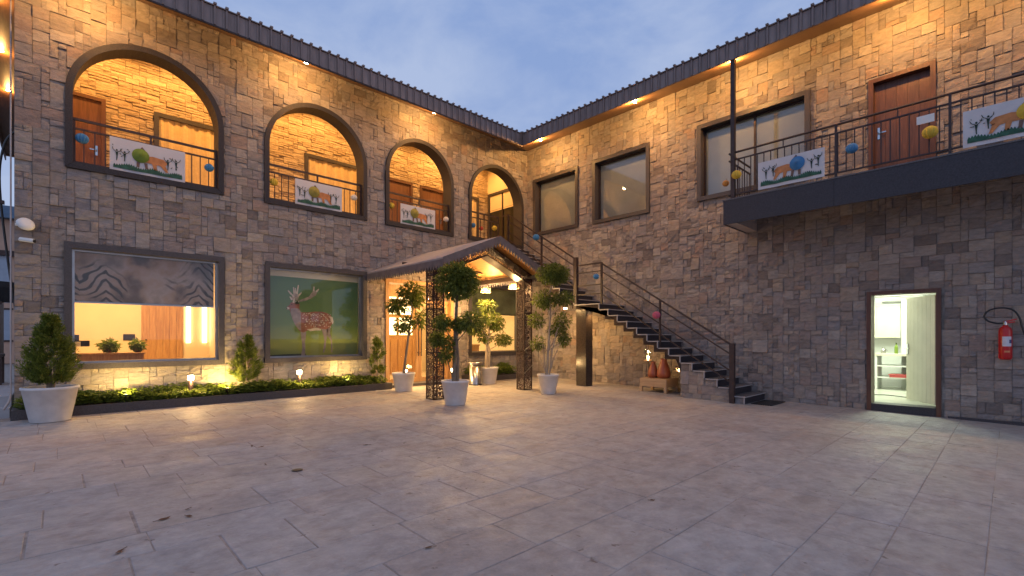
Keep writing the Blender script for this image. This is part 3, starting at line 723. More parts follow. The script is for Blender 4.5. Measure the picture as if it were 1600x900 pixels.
# roof of the balcony wing
def fasc_b(b):
    b.add([(-ER, -EL, ZF0), (-ER, -YR, ZF0), (-ER, -YR, ZF1), (-ER, -EL, ZF1), (-ER + .03, -EL + .03, ZF0), (-ER + .03, -YR, ZF0), (-ER + .03, -YR, ZF1), (-ER + .03, -EL + .03, ZF1)],
          [(0, 1, 2, 3), (4, 7, 6, 5), (0, 4, 5, 1), (3, 2, 6, 7), (1, 5, 6, 2)])
    b.add([(-ER - .03, -EL - .03, ZF1), (-ER - .03, -YR, ZF1), (4.5, -YR, ZF1 + 1.7), (4.5, 4.75, ZF1 + 1.7), (-ER - .03, -EL - .03, ZF1 + .02), (-ER - .03, -YR, ZF1 + .02), (4.5, -YR, ZF1 + 1.72), (4.5, 4.75, ZF1 + 1.72)], [(0, 1, 2, 3), (4, 5, 6, 7), (0, 1, 5, 4)])
rb = part('roof', ROOFM, B, fasc_b)
def seam_b(b):
    b.box((-.024, -.014, ZF0 + .005), (0, .014, ZF1)); b.box((-.06, -.026, ZF1 + .018), (.5, .026, ZF1 + .05)); b.box((-.008, .045, ZF0 + .005), (-.001, .062, ZF1 - .005))
s0 = None
for i in range(int((YR - EL) / .195)):
    if s0 is None: s0 = part('seam', ROOFM, rb, seam_b); c = s0
    else: c = s0.copy(); COL.objects.link(c); c.parent = rb
    c.location = (-ER - .002, -EL - .06 - i * .195, 0)
recalc(part('soffit', SOFFITY, B, lambda b: b.add([(-ER + .01, -EL + .012, ZF0), (-ER + .01, -YR, ZF0), (0, -YR, ZT), (0, 0, ZT), (-ER + .01, -EL + .012, ZF0 + .03), (-ER + .01, -YR, ZF0 + .03), (0, -YR, ZT + .03), (0, 0, ZT + .03)],
       [(0, 1, 2, 3), (4, 7, 6, 5), (0, 4, 5, 1), (1, 5, 6, 2), (2, 6, 7, 3), (3, 7, 4, 0)])))
def sofzb(x): return ZF0 + (ZT - ZF0) * (ER + x) / ER - .012
for y in (-1.53, -4.73, -7.12, -9.9, -12.2):
    x = -1.0; downlight(B, (x, y, sofzb(x)), (-.40, y, 5.2), 70)

# ------------------------------------------------------------ outside staircase along the balcony wing
S = thing('staircase', 'dark granite outdoor staircase climbing the stone wall to the gallery', 'staircase', (0, 0, 0))
SX = -1.2
U0, Z0, ZLAND, ULAND, ULAND2, UTOP, ZTOP = 7.43, gz(-7.43) + .002, 2.16, 3.80, 2.97, .10, 4.165
r1, t1 = (ZLAND - Z0) / 14, (U0 - ULAND) / 13
r2, t2 = (ZTOP - ZLAND) / 12, (ULAND2 - UTOP) / 11
steps = [(U0 - i * t1, U0 - (i + 1) * t1, Z0 + (i + 1) * r1, r1) for i in range(13)] + [(ULAND, ULAND2, ZLAND, r1)] + [(ULAND2 - i * t2, ULAND2 - (i + 1) * t2, ZLAND + (i + 1) * r2, r2) for i in range(11)] + [(UTOP, -.0, ZTOP, r2)]
for (a, c, z, r) in steps:
    part('tread', GRANL, S, lambda b: b.box((SX - .015, -a - .022, z - .03), (-.03, -c, z)))
    part('riser', GRAND, S, lambda b: b.box((SX + .012, -a, z - r), (-.031, -a + .02, z - .0305)))
STAIRSIDE = mat('stair_side', (.05, .036, .030), .8, .3, 10, spec=.2)
def slab(b):
    top = []; 
    for (a, c, z, r) in steps[5:]: top += [(min(a - .021, 6.03), z - .0315), (c - .021, z - .0315)]
    bot = []
    for (a, c, z, r) in steps[6:]: bot += [(a + .17, z - r - .10), (c + .17, z - r - .10)] if (a, c) != (ULAND, ULAND2) else [(a + .17, z - .15), (c + .10, z - .15)]
    bot = [(p[0], max(p[1], -.3)) for p in bot]
    poly = [(6.03, steps[5][2] - .36)] + top + [(-.0, ZTOP - .3)] + bot[::-1]
    b.prism(poly, lambda u, v, d: (d, -u, v), SX + .01, -.032)
o = recalc(part('step_slab', STAIRSIDE, S, slab))
PEDGE = mat('pale_edge', (.36, .34, .34), .5, .1, 20)
for (a, c, z, r) in steps:
    part('edge_trim', PEDGE, S, lambda b: b.box((SX - .016, -a - .006, z - r), (SX + .0115, -a + .014, z - .0305)))
    part('nosing', PEDGE, S, lambda b: (b.box((SX - .019, -a - .026, z - .026), (-.031, -a - .0225, z - .004)), b.box((SX - .019, -a - .0224, z - .026), (SX - .0155, -c - .026, z - .004))))
bw = part('base_wall', MORTAR, S, lambda b: [b.box((SX + .03, -max(c, 6.05) + .019, -.35), (-.033, -a + .021, z - .031)) for (a, c, z, r) in steps[:6] if a > max(c, 6.05)])
def PS(u, v, d): return (SX + .03 - d, -u, v)
rng = random.Random(3)
hl = [(c - .02, z - .032, a - (.0 if i else .03), 9) for i, (a, c, z, r) in enumerate(steps[:8])] + [(7.405, -1, 8, 9)]
clad(stones(pack(6.03, 7.40, -.18, 1.0, .1, .1, rng, SIZES), hl, []), PS, bw, rng, lo=.008, hi=.022)
xr = SX + .04
def srail(b):
    low = [(3.845, 3.20), (7.19, 1.085)]; up = [(.30, 5.12), (3.0, 3.40)]; ld = [(3.0, 3.215), (3.845, 3.215)]
    for pts, offs in ((low, (0, -.21, -.56, -.80)), (up, (0, -.21, -.54, -.78)), (ld, (0, -.21, -.56, -.80))):
        for i, o_ in enumerate(offs):
            (a, za), (c, zc) = pts; b.bar((xr, -a, za + o_), (xr, -c, zc + o_), .036 if i == 0 else .026)
    b.bar((xr, -.30, 5.12), (xr, -.02, 5.12), .034)
part('rail', IRON, S, srail)
for (u, z0, z1, w) in [(7.19, gz(-7.19) - .02, 1.14, .095), (5.51, .98, 2.13, .04), (3.845, 2.14, 3.23, .045), (3.0, 2.05, 3.44, .10), (1.72, 2.9, 4.24, .045), (.30, 4.0, 5.13, .05)]:
    part('post', IRON, S, lambda b: b.box((xr - w / 2 - (.05 if w == .095 else 0), -u - w / 2, z0), (xr + w / 2 - (.05 if w == .095 else 0), -u + w / 2, z1)))
part('column', mat('polished_granite', (.035, .028, .026), .16, .3, 30), S, lambda b: b.box((-1.19, -3.36, gz(-3.3) - .02), (-.90, -3.03, 2.012)))
o = part('step_light', METAL, S, lambda b: b.lathe([(.05, .03), (.06, .03), (.06, 0), (.05, 0)], 14, (-1.05, -3.46, 1.985), False, False))
part('lens', DOWN, o, lambda b: b.lathe([(.05, .015), (.05, .01)], 12, (-1.05, -3.46, 1.985)))
light('SPOT', 'step_lamp', (-1.05, -3.50, 1.94), 20, WARM, S, .03, (-.4, -3.6, 0), 160, .8)
light('SPOT', 'step_lamp', (-.9, -2.4, 2.05), 24, WARM, S, .03, (-.3, -2.4, .6), 160, .8)
part('step_light', DOWN, S, lambda b: b.lathe([(.045, .03), (.045, 0)], 12, (-.9, -2.4, 2.08)))

# ------------------------------------------------------------ entrance canopy
K = thing('entrance_canopy', 'gabled entrance canopy with cut metal posts and a scalloped edge', 'canopy', (-4.27, -2.9, gz(-2.9)))
kz = -gz(-2.9); KW, KR, KE, KF, KB = 1.53, 3.53, 2.885, -.42, 2.87      # local: x across, y 0 at post face, wall at y = 2.9
def slope(x): return KR - (KR - KE) * abs(x) / KW
for s in (-1, 1):
    recalc(part('roof_sheet', CANR, K, lambda b: b.prism([(0, KR + kz), (s * KW, KE + kz), (s * KW, KE + kz - .035), (0, KR + kz - .035)], lambda u, v, d: (u, d, v), KF, KB)))
    recalc(part('lining', ORANGE, K, lambda b: b.prism([(0, KR + kz - .037), (s * (KW - .03), KE + kz - .025), (s * (KW - .03), KE + kz - .05), (0, KR + kz - .062)], lambda u, v, d: (u, d, v), KF + .03, KB)))
    # scalloped boards along the eave and up the gable
    def eave(b):
        n = 34; L = KB - KF
        b.box((s * KW - .012, KF, KE + kz - .15), (s * KW + .012, KB, KE + kz - .036))
        for i in range(n):
            y0 = KF + L * i / n; y1 = KF + L * (i + 1) / n; m = (y0 + y1) / 2; q = .012
            b.prism([(y0 + .004, KE + kz - .15), (y1 - .004, KE + kz - .15), (y1 - .022, KE + kz - .19), (m, KE + kz - .235), (y0 + .022, KE + kz - .19)], lambda u, v, d: (s * KW + d, u, v), -q, q)
    recalc(part('eave_valance', CANT, K, eave))
    def gable(b):
        n = 18
        b.prism([(0, KR + kz + .004), (s * (KW + .013), slope(KW) + kz + .004), (s * (KW + .013), slope(KW) + kz - .135), (0, KR + kz - .135)], lambda u, v, d: (u, KF - d, v), .001, .025)
        for i in range(n):
            x0 = s * KW * i / n; x1 = s * KW * (i + 1) / n; m = (x0 + x1) / 2
            P = lambda u, v, d: (u, KF - d, v)
            b.prism([(x0 + s * .004, slope(x0) + kz - .135), (x1 - s * .004, slope(x1) + kz - .135), (x1 - s * .022, slope(x1) + kz - .175), (m, slope(m) + kz - .225), (x0 + s * .022, slope(x0) + kz - .175)], P, .001, .025)
    recalc(part('gable_valance', CANT, K, gable))
    # cut metal beam following the slope, boxed
    for (y0, nm) in ((.0, 0), (.28, 1)):
        recalc(part('gable_beam', JALI, K, lambda b: b.prism([(0, KR + kz - .12), (s * 1.44, slope(1.44) + kz - .10), (s * 1.44, slope(1.44) + kz - .33), (0, KR + kz - .36)], lambda u, v, d: (u, d, v), y0, y0 + .004)))
    recalc(part('beam_edge', METAL, K, lambda b: (b.prism([(0, KR + kz - .36), (s * 1.44, slope(1.44) + kz - .33), (s * 1.44, slope(1.44) + kz - .355), (0, KR + kz - .385)], lambda u, v, d: (u, d, v), -.006, .29), b.prism([(0, KR + kz - .10), (s * 1.46, slope(1.46) + kz - .08), (s * 1.46, slope(1.46) + kz - .11), (0, KR + kz - .13)], lambda u, v, d: (u, d, v), -.008, .292))))
    part('side_beam', METAL, K, lambda b: b.box((s * 1.36 - .04, .3, KE + kz - .16), (s * 1.36 + .04, KB, KE + kz - .05)))
    # square post of cut sheet on a corner frame
    cx = s * 1.345; h = slope(1.2) + kz - .30; w = .14
    pst = part('post', METAL, K, lambda b: ([b.box((cx + i * (w - .012) - .012, .14 + j * (w - .012) - .012, 0), (cx + i * (w - .012) + .012, .14 + j * (w - .012) + .012, h)) for i in (-1, 1) for j in (-1, 1)],
        [b.box((cx - w, .14 - w, z - .02), (cx + w, .14 + w, z)) for z in (.02, 1.0, 1.92, h)]))
    for (a, c) in (((cx - w + .004, .003), (cx + w - .004, .006)), ((cx - w + .004, .274), (cx + w - .004, .277)), ((cx - w + .003, .007), (cx - w + .006, .273)), ((cx + w - .006, .007), (cx + w - .003, .273))):
        part('cut_panel', JALI, pst, lambda b: b.box((a[0], a[1], .03), (c[0], c[1], h - .03)))
part('ridge_beam', METAL, K, lambda b: b.box((-.04, .0, KR + kz - .14), (.04, KB, KR + kz - .07)))
# tie rods on the right post
part('wrap_band', STEEL, K, lambda b: (b.bar((1.205, -.008, .42), (1.485, -.008, .62), .018), b.bar((1.205, -.008, .98), (1.485, -.008, 1.16), .018)))
# wood ceiling cross piece
part('tie_beam', METAL, K, lambda b: b.box((-1.3, 1.5, 2.98 + kz), (1.3, 1.56, 3.03 + kz)))

# pendant lamps
SHADE = mat('rattan_shade', (.34, .24, .13), .7, .2, 20)
def pendant():
    t = thing('pendant_lamp', 'domed rattan pendant lamp', 'lamp', (0, 0, 0), 0, 'pendant lamps under the canopy')
    sh = MB(); n = 14; r = .14
    for i in range(n):
        a = 2 * pi * i / n
        sh.tube([(r * cos(q) * cos(a), r * cos(q) * sin(a), r * 1.05 * sin(q)) for q in [k * pi / 14 for k in range(8)]], .005, 4)
    for q in (0, .35, .7, 1.0, 1.25): 
        rr, z = r * cos(q), r * 1.05 * sin(q); sh.tube([(rr * cos(2 * pi * k / 20), rr * sin(2 * pi * k / 20), z) for k in range(21)], .006 if q else .010, 4, False)
    sh.build('shade', SHADE, t)
    part('bulb', BULB, t, lambda b: b.lathe([(.002, .02), (.03, .035), (.036, .06), (.025, .09), (.012, .105)], 12), True)
    part('cord', BLACK, t, lambda b: b.tube([(0, 0, .1), (0, 0, .85)], .005, 6))
    return t
pd = pendant()
PEND = [(-4.58, -2.5, 2.53, 'domed rattan pendant lamp hanging inside the crown of the ball topped tree'), (-3.04, -2.5, 2.51, 'domed rattan pendant lamp hanging beside the right cut metal post'),
        (-3.86, -1.0, 2.36, 'domed rattan pendant lamp hanging in front of the entrance doors'), (-2.95, -1.3, 2.50, 'domed rattan pendant lamp hanging before the half blinded window')]
for i, (x, y, z, lb) in enumerate(PEND):
    o = pd if i == 0 else copy_tree(pd); o.location = (x, y, z); o['label'] = lb
    c = [q for q in o.children if q.name.startswith('cord')][0]
    c.scale = (1, 1, (KR - (KR - KE) * abs(x + 4.27) / KW - .06 - z) / .85)
    light('POINT', 'pendant_bulb', (0, 0, .0), 44, WARM2, o, .04)

# ------------------------------------------------------------ planting bed along the house
BED = thing('planting_bed', 'narrow planting bed with a dark granite kerb below the windows', 'planting bed', (-8.7, -.34, 0))
part('kerb', GRAN, BED, lambda b: b.box((-3.24, -.34, -.03), (3.25, -.25, .145)))
part('kerb_end', GRAN, BED, lambda b: (b.box((-3.24, -.249, -.03), (-3.15, .33, .145)), b.box((3.16, -.249, -.03), (3.25, .33, .145))))
part('soil', SOIL, BED, lambda b: b.box((-3.149, -.249, -.02), (3.159, .335, .10)))
BED2 = thing('planting_bed', 'short planting bed below the half blinded window beside the entrance', 'planting bed', (-1.85, -.34, 0))
part('kerb', GRAN, BED2, lambda b: b.box((-.95, -.34, -.03), (.95, -.25, .145)))
part('kerb_end', GRAN, BED2, lambda b: (b.box((-.95, -.249, -.03), (-.87, .33, .145)), b.box((.87, -.249, -.03), (.95, .33, .145))))
part('soil', SOIL, BED2, lambda b: b.box((-.869, -.249, -.02), (.869, .335, .10)))

def leaf(b, p, d, up, L, W, tone, fold=.25):
    d = d.normalized(); s = d.cross(up)
    if s.length < 1e-3: s = d.cross(Vector((1, 0, 0)))
    s.normalize(); n = s.cross(d)
    m = p + d * L * .45; e = p + d * L - n * L * .18
    b.add([p, m + s * W * .5 + n * W * fold, e, m - s * W * .5 + n * W * fold], [(0, 1, 2), (0, 2, 3)], tone)
def rv(rng): 
    while True:
        v = Vector((rng.uniform(-1, 1), rng.uniform(-1, 1), rng.uniform(-1, 1)))
        if .05 < v.length < 1: return v
def clump(b, c, r, n, rng, L=.055, W=.026, sq=(1, 1, 1), shell=.6):
    """leaves through a lumpy volume, thicker toward its surface"""
    c = Vector(c); n = int(n * 1.15); lob = [(rv(rng).normalized(), rng.uniform(.86, 1.08)) for _ in range(9)]
    for _ in range(n):
        v = rv(rng).normalized(); k = max(lob, key=lambda q: q[0].dot(v))[1]
        rad = r * k * (rng.random() ** shell) * (1 + .16 * mnoise.noise(v * 2.6 + c * 3))
        p = c + Vector((v.x * sq[0], v.y * sq[1], v.z * sq[2])) * rad
        d = (v + rv(rng) * .9 + Vector((0, 0, -.25))).normalized()
        leaf(b, p, d, Vector((rng.uniform(-.5, .5), rng.uniform(-.5, .5), 1)), L * rng.uniform(.7, 1.25), W * rng.uniform(.8, 1.2), rng.random())
rng = random.Random(17)
def cover(x0, x1, y0, y1, n, hmin, hmax):
    b = MB()
    for _ in range(n):
        x, y = rng.uniform(x0, x1), rng.uniform(y0, y1); k = .5 + .5 * mnoise.noise(Vector((x * 2.3, y * 3, 4)))
        h = hmin + (hmax - hmin) * k; base = Vector((x, y, .09))
        for _ in range(9):
            a = rng.uniform(0, 6.28); hh = h * rng.uniform(.25, 1)
            p = base + Vector((cos(a) * .05, sin(a) * .04, hh)); d = Vector((cos(a), sin(a), rng.uniform(-.1, .7)))
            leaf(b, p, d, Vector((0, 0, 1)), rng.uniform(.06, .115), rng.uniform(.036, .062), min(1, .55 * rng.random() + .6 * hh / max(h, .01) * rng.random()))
    return b
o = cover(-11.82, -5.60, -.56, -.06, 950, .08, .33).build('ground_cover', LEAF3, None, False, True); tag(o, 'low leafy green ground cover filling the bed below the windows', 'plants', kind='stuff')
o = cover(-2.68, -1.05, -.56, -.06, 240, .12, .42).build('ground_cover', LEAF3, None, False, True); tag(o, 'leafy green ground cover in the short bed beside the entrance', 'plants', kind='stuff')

def conifer(b, h, r, n, rng, z0=.05, droop=.2, L=.06, W=.016, power=.8):
    """upright feathery sprays gathered in tufts around a teardrop outline"""
    sd = rng.uniform(0, 50); tufts = int(n / 26)
    for _ in range(tufts):
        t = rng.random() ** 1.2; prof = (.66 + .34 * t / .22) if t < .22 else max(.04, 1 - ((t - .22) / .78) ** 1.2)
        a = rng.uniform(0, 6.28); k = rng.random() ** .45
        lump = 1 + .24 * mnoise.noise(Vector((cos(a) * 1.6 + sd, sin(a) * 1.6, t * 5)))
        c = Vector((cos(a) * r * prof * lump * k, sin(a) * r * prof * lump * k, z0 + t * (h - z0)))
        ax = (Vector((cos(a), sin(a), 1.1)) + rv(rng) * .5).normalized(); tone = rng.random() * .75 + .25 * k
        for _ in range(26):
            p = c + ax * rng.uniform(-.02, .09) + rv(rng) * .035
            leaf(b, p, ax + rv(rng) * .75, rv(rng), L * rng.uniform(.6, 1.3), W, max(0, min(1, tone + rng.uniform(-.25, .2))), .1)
def pot_parts(t, rt, rb, h):
    part('pot', POT, t, lambda b: b.lathe([(rb * .96, 0), (rb, .012), (rt * .955, h - .045), (rt, h - .04), (rt, h - .004), (rt * .985, h), (rt * .93, h), (rt * .91, h - .05)], 36, cap1=False), True)
    part('soil', SOIL, t, lambda b: b.lathe([(rt * .915, h - .06), (rt * .912, h - .05)], 24))
t = thing('potted_conifer', 'bushy cone shaped conifer in a white pot at the corner of the house', 'potted plant', (-11.50, -1.02, gz(-1.02) + .002))
pot_parts(t, .335, .235, .53)
part('trunk', BARK, t, lambda b: [b.tube([(x * .3, y * .3, .45), (x * .6, y * .6, .62), (x, y, .9)], [.03, .022, .008], 7) for x, y in ((0, .02), (.06, -.03), (-.05, .03))])
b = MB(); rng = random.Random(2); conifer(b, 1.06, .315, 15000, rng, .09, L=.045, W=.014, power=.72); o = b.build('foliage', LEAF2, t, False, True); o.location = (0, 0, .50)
for (x, h, r, n, sd, lb) in ((-8.59, 1.16, .26, 4200, 3, 'young conifer growing in the bed between the two big windows'), (-5.62, 1.12, .19, 2300, 4, 'slim feathery conifer growing at the entrance end of the bed')):
    t = thing('young_conifer', lb, 'shrub', (x, -.28, .09)); rng = random.Random(sd)
    part('trunk', BARKG, t, lambda b: b.tube([(0, 0, 0), (.01, 0, .5), (0, .01, 1.0)], [.014, .011, .004], 6))
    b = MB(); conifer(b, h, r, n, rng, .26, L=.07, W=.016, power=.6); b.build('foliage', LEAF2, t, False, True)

# ficus trees in white pots. lateral offsets run across the view of the yard
LX, LY = sin(radians(YAW)), -cos(radians(YAW))
def ficus(name, label, loc, pot, trunks, clumps, seed, bark, L=.07, W=.032, lm=LEAF, twigs=True):
    t = thing(name, label, 'potted tree', (loc[0], loc[1], gz(loc[1]) + .002), 0, None); rng = random.Random(seed)
    pot_parts(t, *pot)
    def W3(s, z, d=0): return (s * LX + d * FX, s * LY + d * FY, z)
    cl = [(W3(s, z, rng.uniform(-.12, .12) if i else 0), r, n, sq) for i, (s, z, r, n, sq) in enumerate(clumps)]
    b = MB()
    for pts, r0, r1_ in trunks:
        P = [Vector(W3(s, z, d)) for s, z, d in pts]
        b.tube(P, [r0 + (r1_ - r0) * i / (len(P) - 1) for i in range(len(P))], 8)
    main = [Vector(W3(s, z, d)) for s, z, d in trunks[0][0]]
    tw = MB()
    for c, r, n, sq in cl:
        c = Vector(c); best = min(main, key=lambda q: abs(q.z - (c.z - .25 - r * .3)))
        b.tube([best, best.lerp(c, .55) + Vector((0, 0, -.04)), c], [.014, .010, .005], 6)
        for _ in range(10):
            q = c + rv(rng) * r * .9; b.tube([c.lerp(q, .0), c.lerp(q, .5) + rv(rng) * .02, q], [.005, .004, .002], 4)
    b.build('trunk', bark, t)
    b = MB()
    for c, r, n, sq in cl: clump(b, c, r, n, rng, L, W, sq)
    b.build('foliage', lm, t, False, True); return t
ficus('potted_ficus', 'ball topped ficus in a white pot standing in front of the left canopy post', (-5.76, -3.66), (.275, .20, .48),
      [([(-.02, .44, 0), (-.01, 1.2, .01), (.02, 1.8, 0), (.04, 2.5, 0)], .045, .022), ([(.04, .44, .02), (.06, .9, 0), (.01, 1.5, .03), (.05, 2.2, .02)], .03, .014), ([(-.05, .44, -.02), (.0, .95, -.03), (.05, 1.6, -.02)], .022, .012)],
      [(.05, 2.44, .41, 4200, (1, 1, .9)), (-.22, 1.60, .19, 520, (1.1, 1.1, .8)), (.33, 1.63, .27, 620, (1.15, 1.1, .8)), (.1, 1.58, .17, 420, (1, 1, .8)), (-.36, 1.28, .18, 420, (1, 1, .8)), (-.16, .98, .15, 260, (1, 1, 1)), (-.12, 1.22, .13, 200, (1, 1, 1))], 31, BARK)
ficus('potted_ficus', 'leaning thin leaved ficus in a white pot before the entrance doors', (-5.43, -1.18), (.275, .195, .44),
      [([(-.0, .40, 0), (.05, .8, 0), (.12, 1.35, .0), (.20, 1.9, 0), (.17, 2.35, 0)], .034, .016), ([(.12, 1.3, 0), (.32, 1.6, .02), (.42, 1.9, 0)], .014, .007)],
      [(.18, 2.36, .31, 560, (1.05, 1, .7)), (-.14, 2.02, .25, 380, (1, 1, .65)), (.06, 1.62, .24, 220, (1, 1, .6)), (.42, 1.72, .2, 160, (1, 1, .9)), (.28, 2.15, .2, 170, (1, 1, .7)), (-.06, 1.5, .16, 90, (1.2, 1, .6))], 32, BARK, .11, .036)
ficus('potted_ficus', 'spreading ficus in a white pot before the half blinded window', (-2.78, -1.22), (.275, .20, .46),
      [([(-.06, .42, 0), (-.05, .9, .02), (.0, 1.3, 0), (.04, 1.75, 0)], .055, .02), ([(.0, .42, .03), (.03, .9, 0), (-.06, 1.3, .02), (-.16, 1.5, 0)], .035, .012), ([(.02, 1.2, 0), (.2, 1.35, .03), (.35, 1.3, 0)], .02, .008)],
      [(.02, 1.78, .33, 800, (1.3, 1.2, .55)), (-.32, 1.50, .24, 430, (1.2, 1, .7)), (.40, 1.22, .24, 420, (1.1, 1, .75)), (-.1, 1.25, .2, 260, (1, 1, .7)), (.22, 1.6, .22, 320, (1, 1, .7)), (-.06, 2.15, .24, 300, (1.2, 1, .7))], 33, BARKG, .085, .034)
ficus('potted_ficus', 'tiered cloud pruned ficus in a white pot beside the granite column', (-3.08, -3.70), (.26, .175, .46),
      [([(-.03, .42, 0), (.0, 1.0, 0), (.05, 1.8, .02), (.06, 2.7, 0)], .028, .016), ([(.03, .42, .02), (.09, 1.0, 0), (.2, 1.45, 0), (.28, 1.62, 0)], .02, .009), ([(-.06, .42, 0), (-.1, .95, .02), (-.14, 1.35, 0), (-.2, 1.65, 0)], .018, .008), ([(.01, .42, -.03), (.16, .9, 0), (.3, 1.2, 0)], .014, .007), ([(-.03, .42, -.03), (-.2, .85, 0), (-.28, 1.1, 0)], .012, .006)],
      [(.13, 2.80, .33, 1900, (1.2, 1.1, .72)), (-.08, 2.20, .29, 680, (1.15, 1, .75)), (.36, 2.26, .25, 520, (1.25, 1, .7)), (-.26, 1.73, .21, 280, (1, 1, .9)), (.33, 1.68, .25, 380, (1, 1, 1)), (.36, 1.32, .18, 360, (1, 1, 1.1)), (-.25, 1.18, .17, 190, (1, 1, 1)), (.12, 1.5, .13, 140, (1, 1, 1))], 34, BARKG)

# ------------------------------------------------------------ garden lights
def bollard(label, loc, e=13):
    t = thing('bollard_light', label, 'bollard light', loc, 0, None)
    part('shaft', METAL, t, lambda b: b.lathe([(.042, 0), (.042, .36)], 16), True)
    part('lamp', BOLL, t, lambda b: b.lathe([(.046, .362), (.05, .40), (.05, .44), (.046, .455)], 16), True)
    part('cap', METAL, t, lambda b: b.lathe([(.055, .456), (.055, .475), (.03, .485)], 16), True)
    light('POINT', 'bollard_lamp', (0, -.09, .42), e, WARM2, t, .05); return t
bollard('bollard light in the bed under the window with the half lowered printed blind', (-9.58, -.40, .09)); bollard('bollard light in the bed under the deer picture window', (-7.57, -.40, .09))
bollard('bollard light behind the ball topped ficus beside the steel bin', (-3.80, -.95, gz(-.95)), 12); bollard('bollard light behind the leaning ficus at the entrance', (-5.05, -.62, gz(-.62)), 10)
for (x, lb) in ((-10.55, 'small spike uplight shining on leaves under the room window'), (-8.98, 'small spike uplight beside the conifer between the windows'), (-6.52, 'small spike uplight shining under the deer picture window')):
    t = thing('spike_uplight', lb, 'garden light', (x, -.50, .09))
    part('body', METAL, t, lambda b: b.lathe([(.008, -.06), (.012, .08), (.045, .11), (.05, .18)], 14, cap1=False), True)
    part('lens', UPL, t, lambda b: b.lathe([(.046, .16), (.046, .172)], 14))
    light('SPOT', 'uplight_lamp', (0, 0, .22), 46, (1, .66, .20), t, .04, (0, .40, .55), 160, .8)

# ------------------------------------------------------------ litter bin, mat, furniture under the stair
t = thing('litter_bin', 'round brushed steel litter bin under the canopy', 'bin', (-3.25, -1.22, gz(-1.22)))
part('body', STEEL, t, lambda b: b.lathe([(.165, 0), (.165, .03), (.16, .04), (.16, .56)], 28), True)
part('rim', STEEL, t, lambda b: b.lathe([(.185, .561), (.19, .58), (.19, .61), (.15, .625), (.12, .60)], 28), True)
part('base_ring', BLACK, t, lambda b: b.lathe([(.172, 0), (.172, .028)], 28))
t = thing('doormat', 'dark ribbed doormat at the foot of the stairs', 'mat', (-.60, -7.69, gz(-7.69)))
for i in range(9): part('rib', BLACK, t, lambda b: b.box((-.42, -.20 + i * .045, .0), (.42, -.20 + i * .045 + .038, .018)))
t = thing('bench', 'low pale wooden bench under the stairs', 'bench', (-.62, -5.18, gz(-5.18) + .0), radians(0))
BW = woodmat('pale_wood', (.40, .26, .15), (.52, .36, .21), 'Y')
part('top', BW, t, lambda b: (b.box((-.30, -.36, .27), (.30, .36, .34)), b.box((-.29, -.355, .14), (.29, .355, .2695))))
for (x, y) in ((-.27, -.33), (.27, -.33), (-.27, .33), (.27, .33)): part('leg', BW, t, lambda b: b.box((x - .035, y - .035, 0), (x + .035, y + .035, .139)))
TERRA = mat('terracotta', (.30, .085, .045), .38, .2, 8, .1, 30)
for (x, y, h, r, lb) in ((-.62, -5.02, .40, .13, 'slim terracotta vase on the bench under the stairs'), (-.60, -5.30, .48, .17, 'wide terracotta vase on the bench under the stairs')):
    t = thing('vase', lb, 'vase', (x, y, gz(-5.18) + .34)); k = h
    part('body', TERRA, t, lambda b: b.lathe([(r * .75, 0), (r, k * .12), (r * .98, k * .3), (r * .72, k * .62), (r * .42, k * .9), (r * .5, k)], 24, cap1=False), True)
t = thing('table_lamp', 'tripod lamp with a bare glowing bulb on the bench under the stairs', 'lamp', (-.62, -4.88, gz(-5.18) + .34))
for a in (0, 2.1, 4.2): part('leg', METAL, t, lambda b: b.bar((.07 * cos(a), .05 * sin(a), 0), (.02 * cos(a), .02 * sin(a), .40), .012))
part('plate', BW, t, lambda b: b.lathe([(.10, .40), (.11, .42), (.11, .435)], 20)); part('bulb', BULB, t, lambda b: b.lathe([(.012, .436), (.022, .47), (.022, .52), (.008, .54)], 12), True)
part('shade', GLASS, t, lambda b: b.lathe([(.075, .436), (.085, .50), (.07, .58), (.05, .60)], 20, cap0=False, cap1=False), True)
light('POINT', 'table_bulb', (0, 0, .5), 5, WARM, t, .03)
t = thing('wall_lantern', 'small lit lantern on the end of the stone stair base', 'lamp', (-1.13, -5.97, .47))
part('frame', METAL, t, lambda b: (b.box((-.07, -.05, 0), (.07, .05, .015)), b.box((-.07, -.05, .12), (.07, .05, .135)), [b.box((x - .006, y - .006, .0155), (x + .006, y + .006, .1195)) for x in (-.06, .06) for y in (-.042, .042)]))
part('bulb', BULB, t, lambda b: b.lathe([(.01, .016), (.02, .04), (.012, .07)], 10)); light('POINT', 'lantern_bulb', (-.02, .0, .06), 3, WARM, t, .02)
t = thing('glass_lantern', 'clear glass lantern hanging from the stair underside', 'lamp', (-.9, -5.05, .86))
part('glass', GLASS, t, lambda b: b.lathe([(.09, 0), (.1, .06), (.1, .16), (.07, .2)], 18, cap1=False), True)
part('bulb', BULB, t, lambda b: b.lathe([(.004, .02), (.016, .04), (.012, .08)], 10)); part('hanger', METAL, t, lambda b: b.tube([(0, 0, .1), (0, 0, .36)], .006, 6))

